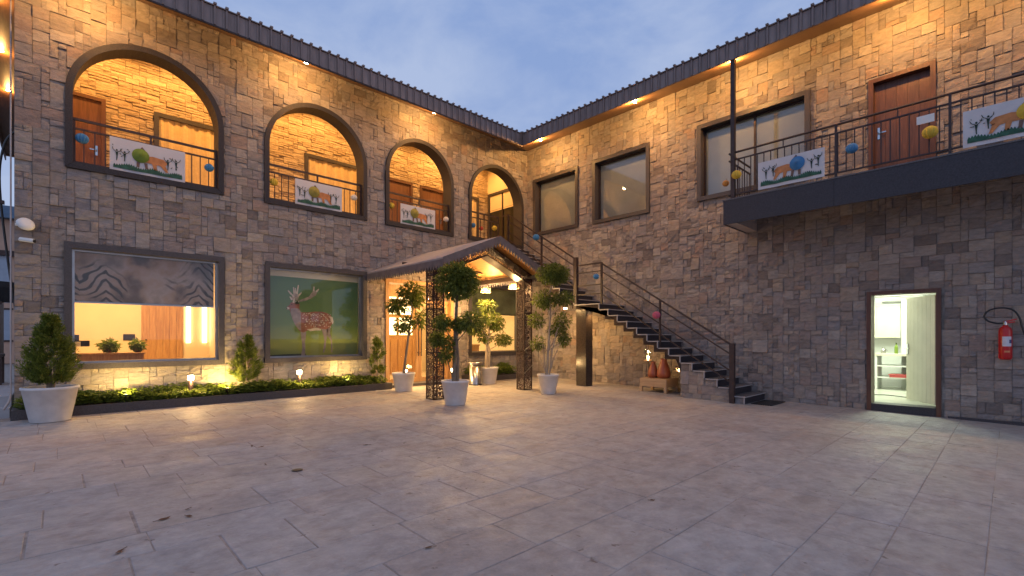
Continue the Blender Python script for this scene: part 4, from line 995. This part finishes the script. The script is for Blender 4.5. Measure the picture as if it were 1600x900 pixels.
# ------------------------------------------------------------ fire extinguisher, camera, floodlight
t = thing('fire_extinguisher', 'red fire extinguisher with a looped black hose on the stone wall', 'extinguisher', (-.15, -11.155, .90))
RED = mat('red_enamel', (.50, .014, .014), .28, .08, 6)
part('cylinder', RED, t, lambda b: b.lathe([(.06, 0), (.078, .02), (.082, .05), (.082, .47), (.07, .52), (.035, .55), (.03, .57)], 28), True)
part('label', mat('label_white', (.62, .62, .66), .5, .05, 20), t, lambda b: [b.add([((.0835) * cos(a), .0835 * sin(a), z) for a, z in ((a0, .22), (a0 + .14, .22), (a0 + .14, .38), (a0, .38))], [(0, 1, 2, 3)]) for a0 in [2.7 + .14 * k for k in range(10)]])
part('print', mat('label_blue', (.05, .06, .16), .5, .05, 20), t, lambda b: [b.add([((.0843) * cos(a), .0843 * sin(a), z) for a, z in ((a0, .27), (a0 + .14, .27), (a0 + .14, .33), (a0, .33))], [(0, 1, 2, 3)]) for a0 in [3.7 + .14 * k for k in range(3)]])
part('band', mat('label_orange', (.62, .25, .10), .5, .05, 20), t, lambda b: [b.add([((.0838) * cos(a), .0838 * sin(a), z) for a, z in ((a0, .12), (a0 + .14, .12), (a0 + .14, .15), (a0, .15))], [(0, 1, 2, 3)]) for a0 in [3.0 + .14 * k for k in range(6)]])
part('valve', CHROME, t, lambda b: b.lathe([(.022, .57), (.022, .61), (.014, .63)], 14))
part('handle', RED, t, lambda b: (b.bar((-.0, .02, .62), (-.0, -.13, .665), .02), b.bar((0, .02, .60), (0, -.11, .62), .018)))
hp = [(0, .01, .60), (-.01, .10, .60), (-.02, .20, .64), (-.02, .245, .72), (-.02, .21, .80), (-.02, .12, .845), (-.02, 0, .85), (-.02, -.10, .80), (-.02, -.16, .68), (-.02, -.19, .52), (-.02, -.235, .36), (-.02, -.29, .24)]
def smoothp(p, n=6):
    o = []; P = [Vector(q) for q in p]
    for i in range(len(P) - 1):
        a, b_, c, d = P[max(i - 1, 0)], P[i], P[i + 1], P[min(i + 2, len(P) - 1)]
        for k in range(n):
            t_ = k / n; o.append(.5 * ((2 * b_) + (c - a) * t_ + (2 * a - 5 * b_ + 4 * c - d) * t_ ** 2 + (3 * b_ - a - 3 * c + d) * t_ ** 3))
    o.append(P[-1]); return o
part('hose', BLACK, t, lambda b: b.tube(smoothp(hp), .013, 8), True)
part('bracket', METAL, t, lambda b: (b.box((.03, -.03, .1), (.12, .03, .45)),))
t = thing('floodlight', 'round white floodlight high on the corner of the stone wall', 'floodlight', (-11.80, -.06, 3.10))
part('arm', WHITE, t, lambda b: b.box((-.12, -.03, -.02), (.0, .03, .02)))
o = part('head', WHITE, t, lambda b: b.lathe([(.04, .06), (.10, .05), (.115, .01), (.105, -.01), (.09, -.004)], 24), True); o.rotation_euler = (radians(62), 0, radians(20)); o.location = (.0, -.08, 0)
t = thing('security_camera', 'small white bullet camera under the round floodlight', 'camera', (-11.84, -.05, 2.86))
part('mount', WHITE, t, lambda b: b.lathe([(.045, -.01), (.045, .01)], 16)); part('body', WHITE, t, lambda b: b.tube([(-.02, -.06, 0), (.14, -.14, -.02)], .035, 14)); part('lens', BLACK, t, lambda b: b.tube([(.14, -.14, -.02), (.155, -.147, -.022)], .027, 12))
part('stem', WHITE, t, lambda b: b.bar((0, .0, 0), (.02, -.08, 0), .02))

# ------------------------------------------------------------ printed blind, deer picture, room contents
def hide_print():
    """printed animal hides: soft tan and grey patches with dark stripes hanging in folds"""
    m, n, l, p = _pr('animal_print'); t = n.new('ShaderNodeTexCoord'); sx = n.new('ShaderNodeSeparateXYZ'); l.new(t.outputs['Object'], sx.inputs[0])
    def mt(op, a, b=None, c=None):
        q = n.new('ShaderNodeMath'); q.operation = op
        for i, v in enumerate((a, b, c)):
            if v is None: continue
            if isinstance(v, (int, float)): q.inputs[i].default_value = v
            else: l.new(v, q.inputs[i])
        return q.outputs[0]
    def nz_(sc_, det=3, off=0):
        mp_ = n.new('ShaderNodeMapping'); mp_.inputs['Location'].default_value = (off, off * .7, off * 1.3); l.new(t.outputs['Object'], mp_.inputs['Vector'])
        z = n.new('ShaderNodeTexNoise'); z.inputs['Scale'].default_value = sc_; z.inputs['Detail'].default_value = det; l.new(mp_.outputs[0], z.inputs['Vector']); return z.outputs['Fac']
    def ramp(f, els):
        rr = n.new('ShaderNodeValToRGB'); E = rr.color_ramp.elements
        while len(E) < len(els): E.new(.5)
        for i, (q, c) in enumerate(els): E[i].position = q; E[i].color = c + (1,)
        l.new(f, rr.inputs['Fac']); return rr.outputs[0]
    fold = mt('PINGPONG', mt('MULTIPLY_ADD', sx.outputs['X'], 1.0, .28), .36)
    arg = mt('ADD', mt('MULTIPLY_ADD', fold, -.95, sx.outputs['Z']), mt('MULTIPLY', nz_(2.1, 2, 3), .55))
    st = mt('SINE', mt('MULTIPLY', arg, 40.0))
    base = ramp(nz_(1.9, 4, 1), [(.34, (.13, .085, .075)), (.44, (.30, .22, .20)), (.54, (.36, .31, .34)), (.66, (.20, .16, .175))])
    sm = ramp(st, [(.25, (0, 0, 0)), (.75, (1, 1, 1))]); mk = ramp(nz_(1.5, 2, 8), [(.46, (0, 0, 0)), (.56, (1, 1, 1))])
    k = n.new('ShaderNodeMixRGB'); k.blend_type = 'MULTIPLY'; k.inputs['Fac'].default_value = 1; l.new(sm, k.inputs['Color1']); l.new(mk, k.inputs['Color2'])
    x = n.new('ShaderNodeMixRGB'); l.new(k.outputs[0], x.inputs['Fac']); l.new(base, x.inputs['Color1']); x.inputs['Color2'].default_value = (.035, .024, .026, 1)
    l.new(x.outputs[0], p.inputs['Base Color']); p.inputs['Roughness'].default_value = .8; return m
HID = clothy(hide_print(), .35)
t = thing('roller_blind', 'half lowered roller blind printed with grey brown striped animal hides', 'blind', (-10.14, .20, 1.88))
part('cloth', HID, t, lambda b: b.box((-1.09, -.003, .03), (1.06, .003, .93)))
part('bottom_bar', STEEL, t, lambda b: b.box((-1.09, -.012, 0), (1.06, .012, .03))); part('roller', METAL, t, lambda b: b.tube([(-1.1, .02, .92), (1.09, .02, .92)], .03, 12))
t = thing('roller_blind', 'dark green half lowered roller blind in the window beside the entrance', 'blind', (-1.39, .20, 1.98))
part('cloth', clothy(mat('green_print', (.16, .17, .10), .8, .5, 1.6), .3), t, lambda b: b.box((-1.03, -.003, .03), (1.03, .003, .83))); part('bottom_bar', METAL, t, lambda b: b.box((-1.03, -.012, 0), (1.03, .012, .03)))

D = thing('deer_picture', 'large picture of a spotted antlered deer on green filling a window', 'picture', (-7.0, .20, .80))
m, n, l, p = _pr('green_backdrop'); tcn = n.new('ShaderNodeTexCoord'); sx = n.new('ShaderNodeSeparateXYZ'); l.new(tcn.outputs['Object'], sx.inputs[0])
mr = n.new('ShaderNodeMapRange'); mr.inputs['From Max'].default_value = 1.9; l.new(sx.outputs['Z'], mr.inputs['Value'])
cr = n.new('ShaderNodeValToRGB'); E_ = cr.color_ramp.elements; E_[0].color = (.28, .28, .055, 1); E_[1].color = (.115, .21, .10, 1); E_.new(.14).color = (.28, .30, .06, 1); E_.new(.42).color = (.13, .21, .07, 1)
l.new(mr.outputs[0], cr.inputs['Fac']); l.new(cr.outputs[0], p.inputs['Base Color']); p.inputs['Roughness'].default_value = .7; clothy(m, .12)
part('backdrop', m, D, lambda b: b.box((-1.06, .0, .01), (1.08, .006, 1.85)))
part('head_rail', PLASTER, D, lambda b: b.box((-1.08, -.005, 1.851), (1.08, .03, 2.02)))
def PDe(u, v, d): return (u + 7.0, -.001 - d, v - .80)
DEER = dict(
 body=[(-7.65,1.93),(-7.62,1.97),(-7.57,2.02),(-7.55,2.06),(-7.51,2.08),(-7.45,2.09),(-7.37,2.08),(-7.35,2.02),(-7.36,1.95),(-7.33,1.85),(-7.19,1.85),(-7.01,1.88),(-6.82,1.88),(-6.68,1.84),(-6.61,1.79),(-6.58,1.71),(-6.59,1.59),(-6.64,1.51),(-6.71,1.46),(-6.85,1.47),(-6.98,1.49),(-7.11,1.45),(-7.21,1.41),(-7.27,1.38),(-7.32,1.4),(-7.37,1.43),(-7.42,1.51),(-7.47,1.6),(-7.52,1.71),(-7.55,1.81),(-7.56,1.87),(-7.6,1.91),(-7.64,1.9)],
 leg=[[(-7.33,1.42),(-7.2,1.42),(-7.21,1.26),(-7.23,1.16),(-7.22,1.0),(-7.23,.85),(-7.3,.83),(-7.32,.85),(-7.29,1.0),(-7.3,1.16),(-7.32,1.29)],[(-6.85,1.49),(-6.68,1.47),(-6.7,1.32),(-6.73,1.18),(-6.74,1.04),(-6.78,.9),(-6.81,.9),(-6.79,1.04),(-6.77,1.18),(-6.8,1.32)],[(-6.72,1.48),(-6.62,1.51),(-6.64,1.37),(-6.59,1.24),(-6.58,1.1),(-6.58,.91),(-6.61,.91),(-6.61,1.1),(-6.63,1.21),(-6.71,1.32)]],
 chest=[(-7.55,1.93),(-7.45,1.94),(-7.36,1.93),(-7.33,1.84),(-7.32,1.63),(-7.32,1.42),(-7.37,1.45),(-7.45,1.55),(-7.51,1.68),(-7.55,1.81)],
 belly=[(-7.19,1.46),(-7.11,1.46),(-6.98,1.5),(-6.85,1.47),(-6.86,1.43),(-6.98,1.43),(-7.11,1.41)],
 muzzle=[(-7.65,1.93),(-7.62,1.96),(-7.58,1.95),(-7.58,1.91),(-7.64,1.91)],
 antler=[[(-7.52,2.12),(-7.53,2.2),(-7.49,2.27),(-7.4,2.28),(-7.37,2.21),(-7.39,2.12)],[(-7.38,2.12),(-7.26,2.17),(-7.14,2.23),(-7.07,2.33),(-7.01,2.38),(-6.95,2.36),(-6.97,2.27),(-7.09,2.19),(-7.22,2.12),(-7.37,2.09)]],
 shadow=[(-8.02,.87),(-7.7,.88),(-7.22,.89),(-7.19,.82),(-7.7,.82),(-8.02,.83)], tail=[(-6.65,1.78),(-6.58,1.76),(-6.55,1.65),(-6.57,1.58),(-6.61,1.65)])
HIDE = mat('deer_hide', (.27, .10, .07), .8, .3, 9); HIDE2 = mat('deer_grey', (.26, .20, .20), .8, .25, 9); PALE = mat('deer_pale', (.55, .44, .36), .8, .15, 9); HORN = mat('deer_horn', (.32, .25, .21), .8, .3, 14); DKB = mat('deer_dark', (.035, .04, .02), .8, .2, 6)
def flat(name, m_, polys, d): recalc(part(name, m_, D, lambda b: [b.prism(q, PDe, d, d + .0006) for q in polys]))
flat('shadow_print', DKB, [DEER['shadow']], .0002)
flat('leg_print', HIDE2, DEER['leg'], .0006); flat('body_print', HIDE, [DEER['body']], .0014); flat('chest_print', HIDE2, [DEER['chest']], .0022); flat('tail_print', PALE, [DEER['belly'], DEER['tail'], DEER['muzzle']], .003)
flat('antler_print', HORN, DEER['antler'], .001)
def stroke(p, q, w): 
    dx, dy = q[0] - p[0], q[1] - p[1]; L = math.hypot(dx, dy) or 1; nx, ny = -dy / L * w / 2, dx / L * w / 2
    return [(p[0] + nx, p[1] + ny), (p[0] - nx, p[1] - ny), (q[0] - nx * .5, q[1] - ny * .5), (q[0] + nx * .5, q[1] + ny * .5)]
TINE = [[(-7.47,2.2),(-7.54,2.26),(-7.61,2.34)],[(-7.47,2.23),(-7.49,2.42)],[(-7.44,2.23),(-7.45,2.41)],[(-7.42,2.23),(-7.38,2.48)],[(-7.4,2.21),(-7.31,2.31)],[(-7.03,2.36),(-7.02,2.47)],[(-6.97,2.35),(-6.91,2.42)],[(-7.49,2.06),(-7.47,2.18)],[(-7.45,2.07),(-7.37,2.1)],[(-7.52,2.13),(-7.57,2.2)]]
flat('tine_print', PALE, [stroke(s[i], s[i + 1], .045) for s in TINE for i in range(len(s) - 1)], .002)
rng = random.Random(8); sp = []
while len(sp) < 110:
    u, v = rng.uniform(-7.28, -6.62), rng.uniform(1.50, 1.84)
    if v > 1.5 + .03 * sin(u * 9): 
        a = rng.uniform(.010, .018); sp.append([(u + a * cos(k * pi / 3), v + a * .8 * sin(k * pi / 3)) for k in range(6)])
flat('spot_print', PALE, sp, .0024)
flat('face_print', DKB, [[(-7.65, 1.925), (-7.635, 1.945), (-7.622, 1.925), (-7.64, 1.91)], [(-7.545, 2.02), (-7.525, 2.035), (-7.51, 2.02), (-7.53, 2.01)], [(-7.47, 2.06), (-7.40, 2.11), (-7.36, 2.05), (-7.42, 2.03)]], .0034)

t = thing('reception_counter', 'oak reception counter with a raised end inside the lit room', 'counter', (-10.55, 2.0, .02))
part('top', OAK, t, lambda b: b.box((-.60, -.28, .88), (.50, .30, .92))); part('front', OAK, t, lambda b: b.box((-.58, -.25, 0), (.48, .28, .879)))
part('raised_end', mat('counter_grey', (.34, .24, .16), .5, .1, 6), t, lambda b: b.box((-1.0, -.32, 0), (-.605, .30, 1.06)))
t = thing('printer', 'small black and white printer on the raised end of the counter', 'printer', (-11.3, 1.98, 1.08))
part('body', WHITE, t, lambda b: b.box((-.12, -.14, 0), (.22, .14, .10))); part('screen', BLACK, t, lambda b: (b.box((.0, -.10, .101), (.20, .02, .24)), b.box((.20, -.12, -.0), (.36, .04, .12))))
for (x, y, lb, r) in ((-10.62, 2.0, 'round leafy plant on the oak counter', .15), (-10.14, 2.1, 'upright leafy plant at the end of the oak counter', .13)):
    t = thing('counter_plant', lb, 'plant', (x, y, .94)); rng = random.Random(int(-x * 100))
    part('pot', TERRA, t, lambda b: b.lathe([(.05, 0), (.065, .07)], 16)); b = MB(); clump(b, (0, 0, .15), r, 260, rng, .09, .04, (1, 1, .75)); b.build('foliage', LEAF3, t, False, True)
t = thing('wall_plaque', 'small dark plaque on the cream room wall', 'plaque', (-10.08, LB - .03, 1.20)); part('plate', BLACK, t, lambda b: b.box((-.11, 0, 0), (.11, .028, .14))); part('rim', METAL, t, lambda b: b.box((-.12, .01, -.01), (.12, .027, .15)))
t = thing('sofa', 'low dark sofa back along the room window', 'sofa', (-9.72, 1.0, .02))
part('back', mat('sofa_brown', (.075, .035, .022), .7, .2, 10), t, lambda b: b.box((-.85, -.12, .0), (.85, .06, .80))); part('seat', MATS['sofa_brown'], t, lambda b: b.box((-.85, .061, .0), (.85, .6, .42)))
t = thing('desk', 'orange wood desk seen through the half blinded window', 'desk', (-1.6, 1.8, .02)); part('top', OAK, t, lambda b: b.box((-.7, -.3, .96), (.8, .3, 1.0))); part('front', OAK, t, lambda b: b.box((-.68, -.26, 0), (.78, .26, .959)))

PAPER = {k: mat('paper_' + k, c, .8, .12, 14) for k, c in dict(blue=(.045, .19, .40), yellow=(.56, .40, .045), white=(.62, .58, .52), orange=(.55, .24, .05), pink=(.50, .10, .16), red=(.45, .06, .04), green=(.16, .24, .03), olive=(.30, .26, .05)).items()}
# contents of the bright room
t = thing('work_counter', 'pale counter with open shelves inside the bright room', 'counter', (3.35, -9.0, 0)); 
part('top', PLASTER, t, lambda b: b.box((-.3, -.7, .82), (.35, .8, .87)))
for z in (.28, .56): part('shelf', WHITE, t, lambda b: b.box((-.27, -.66, z), (.33, .76, z + .025)))
for y in (-.69, .06, .77): part('side', WHITE, t, lambda b: b.box((-.28, y - .02, 0), (.34, y + .02, .819)))
t = thing('tray', 'red tray on the lowest shelf of the room counter', 'tray', (3.25, -9.4, .306)); part('dish', mat('pinkish_red', (.60, .10, .10), .5, .1, 6), t, lambda b: b.box((-.18, -.2, 0), (.18, .2, .06))); part('lip', MATS['pinkish_red'], t, lambda b: b.box((-.2, -.22, .055), (.2, .22, .07)))
t = thing('jug', 'small steel jug on the room counter', 'jug', (3.3, -9.05, .872)); part('body', STEEL, t, lambda b: b.lathe([(.05, 0), (.055, .08), (.035, .12), (.04, .14)], 16)); part('handle', STEEL, t, lambda b: b.tube([(0, -.05, .03), (0, -.09, .06), (0, -.05, .11)], .006, 6))

t = thing('wall_cabinet', 'white wall cabinet over the counter in the bright room', 'cabinet', (4.02, -8.85, 1.25)); part('carcass', WHITE, t, lambda b: b.box((-.12, -.46, 0), (.175, .5, .85)))
for y in (-.45, .025): part('cabinet_door', PDW, t, lambda b: b.box((-.142, y, .01), (-.121, y + .465, .84)))
t = thing('floor_cable', 'dark cable lying across the bright room floor', 'cable', (1.6, -9.7, -.004)); part('cable', BLACK, t, lambda b: b.tube(smoothp([(-.3, .9, .008), (.1, .4, .008), (-.1, -.1, .008), (.2, -.6, .008)]), .008, 6)); part('plug', BLACK, t, lambda b: b.box((-.33, .88, 0), (-.27, .95, .03)))
for i, (y, h, c) in enumerate(((-8.62, .2, 'blue'), (-8.75, .15, 'white'), (-9.3, .24, 'green'))):
    t = thing('bottle', ('slim blue', 'short white', 'tall green')[i] + ' bottle on the room counter', 'bottle', (3.3, y, .872)); part('body', PAPER[c], t, lambda b: b.lathe([(.035, 0), (.035, h * .7), (.014, h * .85), (.014, h)], 14)); part('cap', BLACK, t, lambda b: b.lathe([(.016, h), (.016, h + .02)], 10))

# ------------------------------------------------------------ banners and paper lanterns
SHEET = mat('banner_cloth', (.60, .59, .60), .85, .05, 4, .08, 30); INK = mat('ink_green', (.018, .04, .03), .8, .2, 8); GRASS = mat('grass_print', (.028, .10, .065), .8, .35, 16)
LION = mat('lion_orange', (.52, .21, .075), .8, .25, 10); LIOND = mat('lion_brown', (.16, .10, .08), .8, .25, 10)
def lantern_mesh(b, r, half=False):
    n, mseg = 24, 8
    prof = [(max(.004, r * cos(q)), r * .92 * sin(q)) for q in [-pi / 2 + pi * k / mseg for k in range(mseg + 1)]]
    vs = []; fs = []
    for i, (rr, z) in enumerate(prof):
        for k in range(n):
            a = 2 * pi * k / n; q = rr * (1.0 if k % 2 else .86); vs.append((q * cos(a), q * sin(a), z))
    for i in range(mseg):
        for k in range(n): fs.append((i * n + k, i * n + (k + 1) % n, (i + 1) * n + (k + 1) % n, (i + 1) * n + k))
    b.add(vs, fs)
def banner(label, P, w, h, mane, flip, fig):
    """P(u,v,d): sheet from (0,0) to (w,h)"""
    o0 = P(w / 2, 0, 0); t = thing('banner', label, 'banner', o0, 0, 'painted banners on the railings')
    Q = lambda u, v, d: tuple(P(u, v, d)[i] - o0[i] for i in range(3))
    fx = (lambda u: w - u) if flip else (lambda u: u)
    nx, ny = 14, 6; b = MB(); vs = [Q(w * i / nx, h * j / ny, .006 * sin(i * 1.1 + j * .6) * (1 - j / ny)) for j in range(ny + 1) for i in range(nx + 1)]
    b.add(vs, [(j * (nx + 1) + i, j * (nx + 1) + i + 1, (j + 1) * (nx + 1) + i + 1, (j + 1) * (nx + 1) + i) for j in range(ny) for i in range(nx)]); sh = b.build('sheet', SHEET, t)
    rg = random.Random(int(w * 1000) + fig); F = .009
    def pr(name, m_, polys, d=0): recalc(part(name, m_, t, lambda b: [b.prism([(fx(u), v) for u, v in q], Q, F + d, F + d + .001) for q in polys]))
    g = [(.05, .06)] + [(w - .05, .06)] + [(w - .05 - (w - .10) * i / 60, .10 + (.055 if i % 2 else .02) + .02 * sin(i * .3)) for i in range(61)]
    pr('grass_print', GRASS, [g])
    cx = w * .46
    body = [(cx - .02, .36), (cx + .10, .39), (cx + .27, .37), (cx + .33, .31), (cx + .30, .26), (cx + .34, .14), (cx + .30, .14), (cx + .22, .24), (cx + .16, .25), (cx + .17, .14), (cx + .12, .14), (cx + .09, .25), (cx - .02, .25)]
    pr('lion_print', LION, [body]); 
    for q_ in [[(cx - .14, .24), (cx - .09, .24), (cx - .10, .14), (cx - .14, .14)], [(cx - .03, .24), (cx + .02, .24), (cx + .03, .13), (cx - .01, .13)], [(cx - .12, .44), (cx - .06, .53), (cx, .46)]]: pr('lion_leg_print', LIOND, [q_], .0012)
    mn = part('paper_mane', PAPER[mane], t, lambda b: b.add([Q(fx(cx - .08) + rr * cos(a), .36 + rr * sin(a), F + .002 + .05 * (1 - (rr / .13) ** 2) + (.006 if k % 2 else 0)) for rr in (.13, .10, .06, .004) for k, a in enumerate([2 * pi * q / 24 for q in range(24)])],
        [(i * 24 + k, i * 24 + (k + 1) % 24, (i + 1) * 24 + (k + 1) % 24, (i + 1) * 24 + k) for i in range(3) for k in range(24)]), True)
    st = []
    for (x, s) in ((.10, 1), (.21, .9), (w - .28, 1), (w - .15, .95)):
        z = .17 + rg.uniform(0, .05); H = .24 * s
        st += [[(x - .018, z + H * .62), (x + .02, z + H * .64), (x + .01, z + H * .3), (x + .004, z), (x - .008, z), (x - .006, z + H * .3)]]
        st += [stroke((x, z + H * .6), (x - .055, z + H * .82), .013), stroke((x - .055, z + H * .82), (x - .06, z + H * 1.0), .012), stroke((x, z + H * .62), (x + .055, z + H * .78), .013), stroke((x + .055, z + H * .78), (x + .075, z + H * .98), .012)]
        for q in range(3): a = rg.uniform(-.07, .07); zz = z + H * rg.uniform(.1, 1.1); st.append(stroke((x + a, zz), (x + a + rg.uniform(-.05, .05), zz + rg.uniform(-.03, .04)), .014))
        st.append([(x + .015 * cos(k * pi / 3), z + H * .78 + .018 * sin(k * pi / 3)) for k in range(6)])
    pr('figure_print', INK, st); return t
def BPL(x0, z0): return lambda u, v, d: (x0 + u, .035 - d, z0 + v)
def BPR(y0, z0): return lambda u, v, d: (-BP + .035 - d, y0 - u, z0 + v)
banner('white banner with a green maned painted lion in the widest arch', BPL(-10.74, 4.30), 1.14, .61, 'green', False, 1)
banner('white banner with a yellow maned painted lion in the second arch', BPL(-7.51, 4.30), 1.10, .59, 'olive', False, 2)
banner('white banner with a dull green maned lion in the arch showing two doors', BPL(-4.80, 4.29), 1.11, .56, 'olive', False, 3)
banner('white banner with a blue maned painted lion on the balcony rail below the window', BPR(-7.70, 4.23), 1.15, .545, 'blue', True, 4)
banner('white banner with a yellow maned painted lion on the balcony rail past the door', BPR(-10.70, 4.21), 1.15, .57, 'yellow', True, 5)
LANT = [(-11.11, .0, 4.74, 'blue', .095, 'blue paper lantern on the railing in front of the first gallery door'), (-9.20, .0, 4.70, 'blue', .085, 'blue paper lantern on the railing beside the green maned lion banner'), (-7.97, .0, 4.69, 'yellow', .085, 'mustard paper lantern at the railing end in the second arch'), (-6.12, .0, 4.72, 'white', .08, 'white paper lantern on the railing in the second arch'),
        (-5.09, .0, 4.72, 'yellow', .085, 'mustard paper lantern on the railing before the paired gallery doors'), (-3.34, .0, 4.66, 'white', .08, 'white paper lantern on the railing before the paired gallery doors'), (-2.34, .0, 4.65, 'blue', .08, 'blue paper lantern on the railing in the arch at the stair head'), (-1.92, .12, 4.64, 'red', .07, 'red paper lantern on the railing in the arch at the stair head'), (-1.48, .0, 4.70, 'yellow', .085, 'mustard paper lantern on the railing in the arch at the stair head'),
        (-1.30, -7.31, 4.62, 'yellow', .095, 'yellow paper lantern at the foot of the balcony post'), (-1.15, -7.03, 4.54, 'orange', .07, 'orange paper lantern behind the balcony post'), (-1.30, -9.28, 4.60, 'blue', .095, 'blue paper lantern on the balcony rail between banner and door'), (-1.30, -10.32, 4.56, 'yellow', .105, 'yellow paper lantern on the balcony rail below the white plate'),
        (-1.27, -1.60, 4.20, 'blue', .10, 'blue paper lantern on the upper stair rail'), (-1.22, -3.72, 2.86, 'blue', .08, 'blue paper lantern on the stair landing rail'), (-1.24, -5.46, 1.79, 'pink', .095, 'pink paper lantern on the lower stair rail post')]
for (x, y, z, c, r, lb) in LANT:
    t = thing('paper_lantern', lb, 'lantern', (x, y, z - r), 0, 'paper lanterns on the railings')
    part('ball', PAPER[c], t, lambda b: lantern_mesh(b, r)).location = (0, 0, r); part('tie', BLACK, t, lambda b: b.bar((0, 0, r * 1.8), (.04 if x < -1.31 or y > -.5 else .06, .05 if x < -1.31 else 0, r * 1.8 + .06), .006))
t = thing('notice_plate', 'small white plate tied to the balcony rail above a yellow lantern', 'plate', (-BP + .0, -10.26, 4.74)); part('plate', WHITE, t, lambda b: b.box((-.004, -.11, 0), (.004, .11, .13))); part('clip', METAL, t, lambda b: (b.box((.0045, -.06, .09), (.08, -.05, .1)), b.box((.0045, .05, .09), (.08, .06, .1))))

# ------------------------------------------------------------ beside the house: neighbour, steps, kiosk, pipe
nb = thing('neighbour_building', 'peach rendered house with a blue roof edge beyond the wing', 'building', (-16, 30, -.3))
part('wall', mat('peach_render', (.52, .34, .25), .9, .08, 2), nb, lambda b: b.box((-12, 0, 0), (4.2, 8, 8.6))); part('roof', mat('blue_roof', (.10, .17, .26), .6, .15, 3), nb, lambda b: b.box((-12.3, -.5, 8.601), (4.5, 8.2, 9.3)))
for z in (1.4, 4.6):
    w_ = part('window', mat('pale_blue_pane', (.30, .37, .46), .15, .1, 2) if z == 1.4 else MATS['pale_blue_pane'], nb, lambda b: b.box((1.0, -.03, z), (2.6, -.002, z + 1.8)))
    part('window_frame', METAL, w_, lambda b: (b.box((.9, -.06, z - .1), (2.7, -.031, z - .001)), b.box((.9, -.06, z + 1.801), (2.7, -.031, z + 1.9))))
part('cornice', METAL, nb, lambda b: b.box((-12.1, -.25, 6.4), (4.21, -.001, 6.7)))
t = thing('garden_steps', 'pale stone steps beside the end of the house', 'steps', (-13.2, 2.5, -.3))
for i in range(3): part('step', mat('pale_step', (.46, .45, .46), .8, .1, 5) if i == 0 else MATS['pale_step'], t, lambda b: b.box((-2.2, -2.2 + i * .45, i * .17 + (.001 if i else 0)), (1.18, 2.5, (i + 1) * .17)))
t = thing('timber_kiosk', 'brown timber kiosk with a glazed top beside the house', 'kiosk', (-13.12, 7.5, -.3))
part('body', OAK, t, lambda b: b.box((-1.2, -.6, 0), (.62, .8, 2.5))); part('glazed_top', mat('dark_glass', (.05, .06, .08), .1, .2, 4), t, lambda b: b.lathe([(.9, 2.501), (1.0, 2.9), (.98, 3.05)], 4)); part('shelf', METAL, t, lambda b: b.box((-1.25, -.65, 2.42), (.66, -.601, 2.5)))
t = thing('stacked_table', 'dark covered table standing on the steps beside the house', 'table', (-12.95, 4.6, .21)); part('top', METAL, t, lambda b: b.box((-1.0, -.4, .62), (.65, .4, .68)))
for (x, y) in ((-.9, -.35), (.6, -.35), (-.9, .35), (.6, .35)): part('leg', METAL, t, lambda b: b.box((x - .04, y - .04, 0), (x + .04, y + .04, .619)))
t = thing('arched_pipe', 'curved black pipe arching up beside the end wall', 'pipe', (-12.12, 1.5, -.2))
part('pipe', BLACK, t, lambda b: b.tube(smoothp([(.25, 0, 0), (.22, 0, 1.2), (.05, 0, 2.8), (-.06, 0, 4.2), (-.02, 0, 4.9), (.12, 0, 5.25), (.38, 0, 5.4)]), .018, 8), True); part('clamp', METAL, t, lambda b: b.box((-.12, -.05, 3.9), (.0, .05, 3.96)))
t = thing('downpipe', 'thin pale pipe running down the corner of the stone wall', 'pipe', (-11.97, .02, -.02)); part('pipe', BEAM, t, lambda b: b.tube([(0, 0, .35), (0, 0, 7.1)], .011, 8)); part('elbow', BEAM, t, lambda b: b.tube(smoothp([(0, 0, .36), (-.02, -.02, .25), (-.08, -.06, .12)]), .016, 8))

# ------------------------------------------------------------ small things lying on the paving
t = thing('floor_drain', 'small round dark drain cover set in the paving', 'drain', (-9.65, -6.16, gz(-6.16) + .001)); part('cover', METAL, t, lambda b: b.lathe([(.045, 0), (.045, .006), (.038, .008)], 20)); part('rim', GRAN, t, lambda b: b.lathe([(.055, 0), (.055, .0055)], 20))
LV = mat('dry_leaf', (.13, .06, .03), .8, .3, 30)
for i, (x, y) in enumerate(((-9.62, -4.89), (-9.70, -4.78), (-8.63, -5.62), (-10.68, -6.69), (-10.70, -6.87), (-10.85, -6.81), (-9.83, -5.75), (-9.65, -8.54), (-11.14, -7.26), (-7.73, -9.08))):
    t = thing('fallen_leaf', 'small curled brown leaf lying on the courtyard paving', 'leaf', (x, y, gz(y) + .006), i * 1.3, 'dry leaves on the paving'); k = .026 + .010 * (i % 3)
    part('blade', LV, t, lambda b: b.add([(-k, 0, .004), (-k * .3, .35 * k, .008), (k * .5, .3 * k, .006), (k, 0, .012), (k * .5, -.3 * k, .002), (-k * .3, -.35 * k, .003), (0, 0, .0)], [(0, 6, 1), (1, 6, 2), (2, 6, 3), (3, 6, 4), (4, 6, 5), (5, 6, 0)]))
    part('stalk', LV, t, lambda b: b.bar((-k * 1.5, .004, .003), (-k * .9, 0, .004), .003))
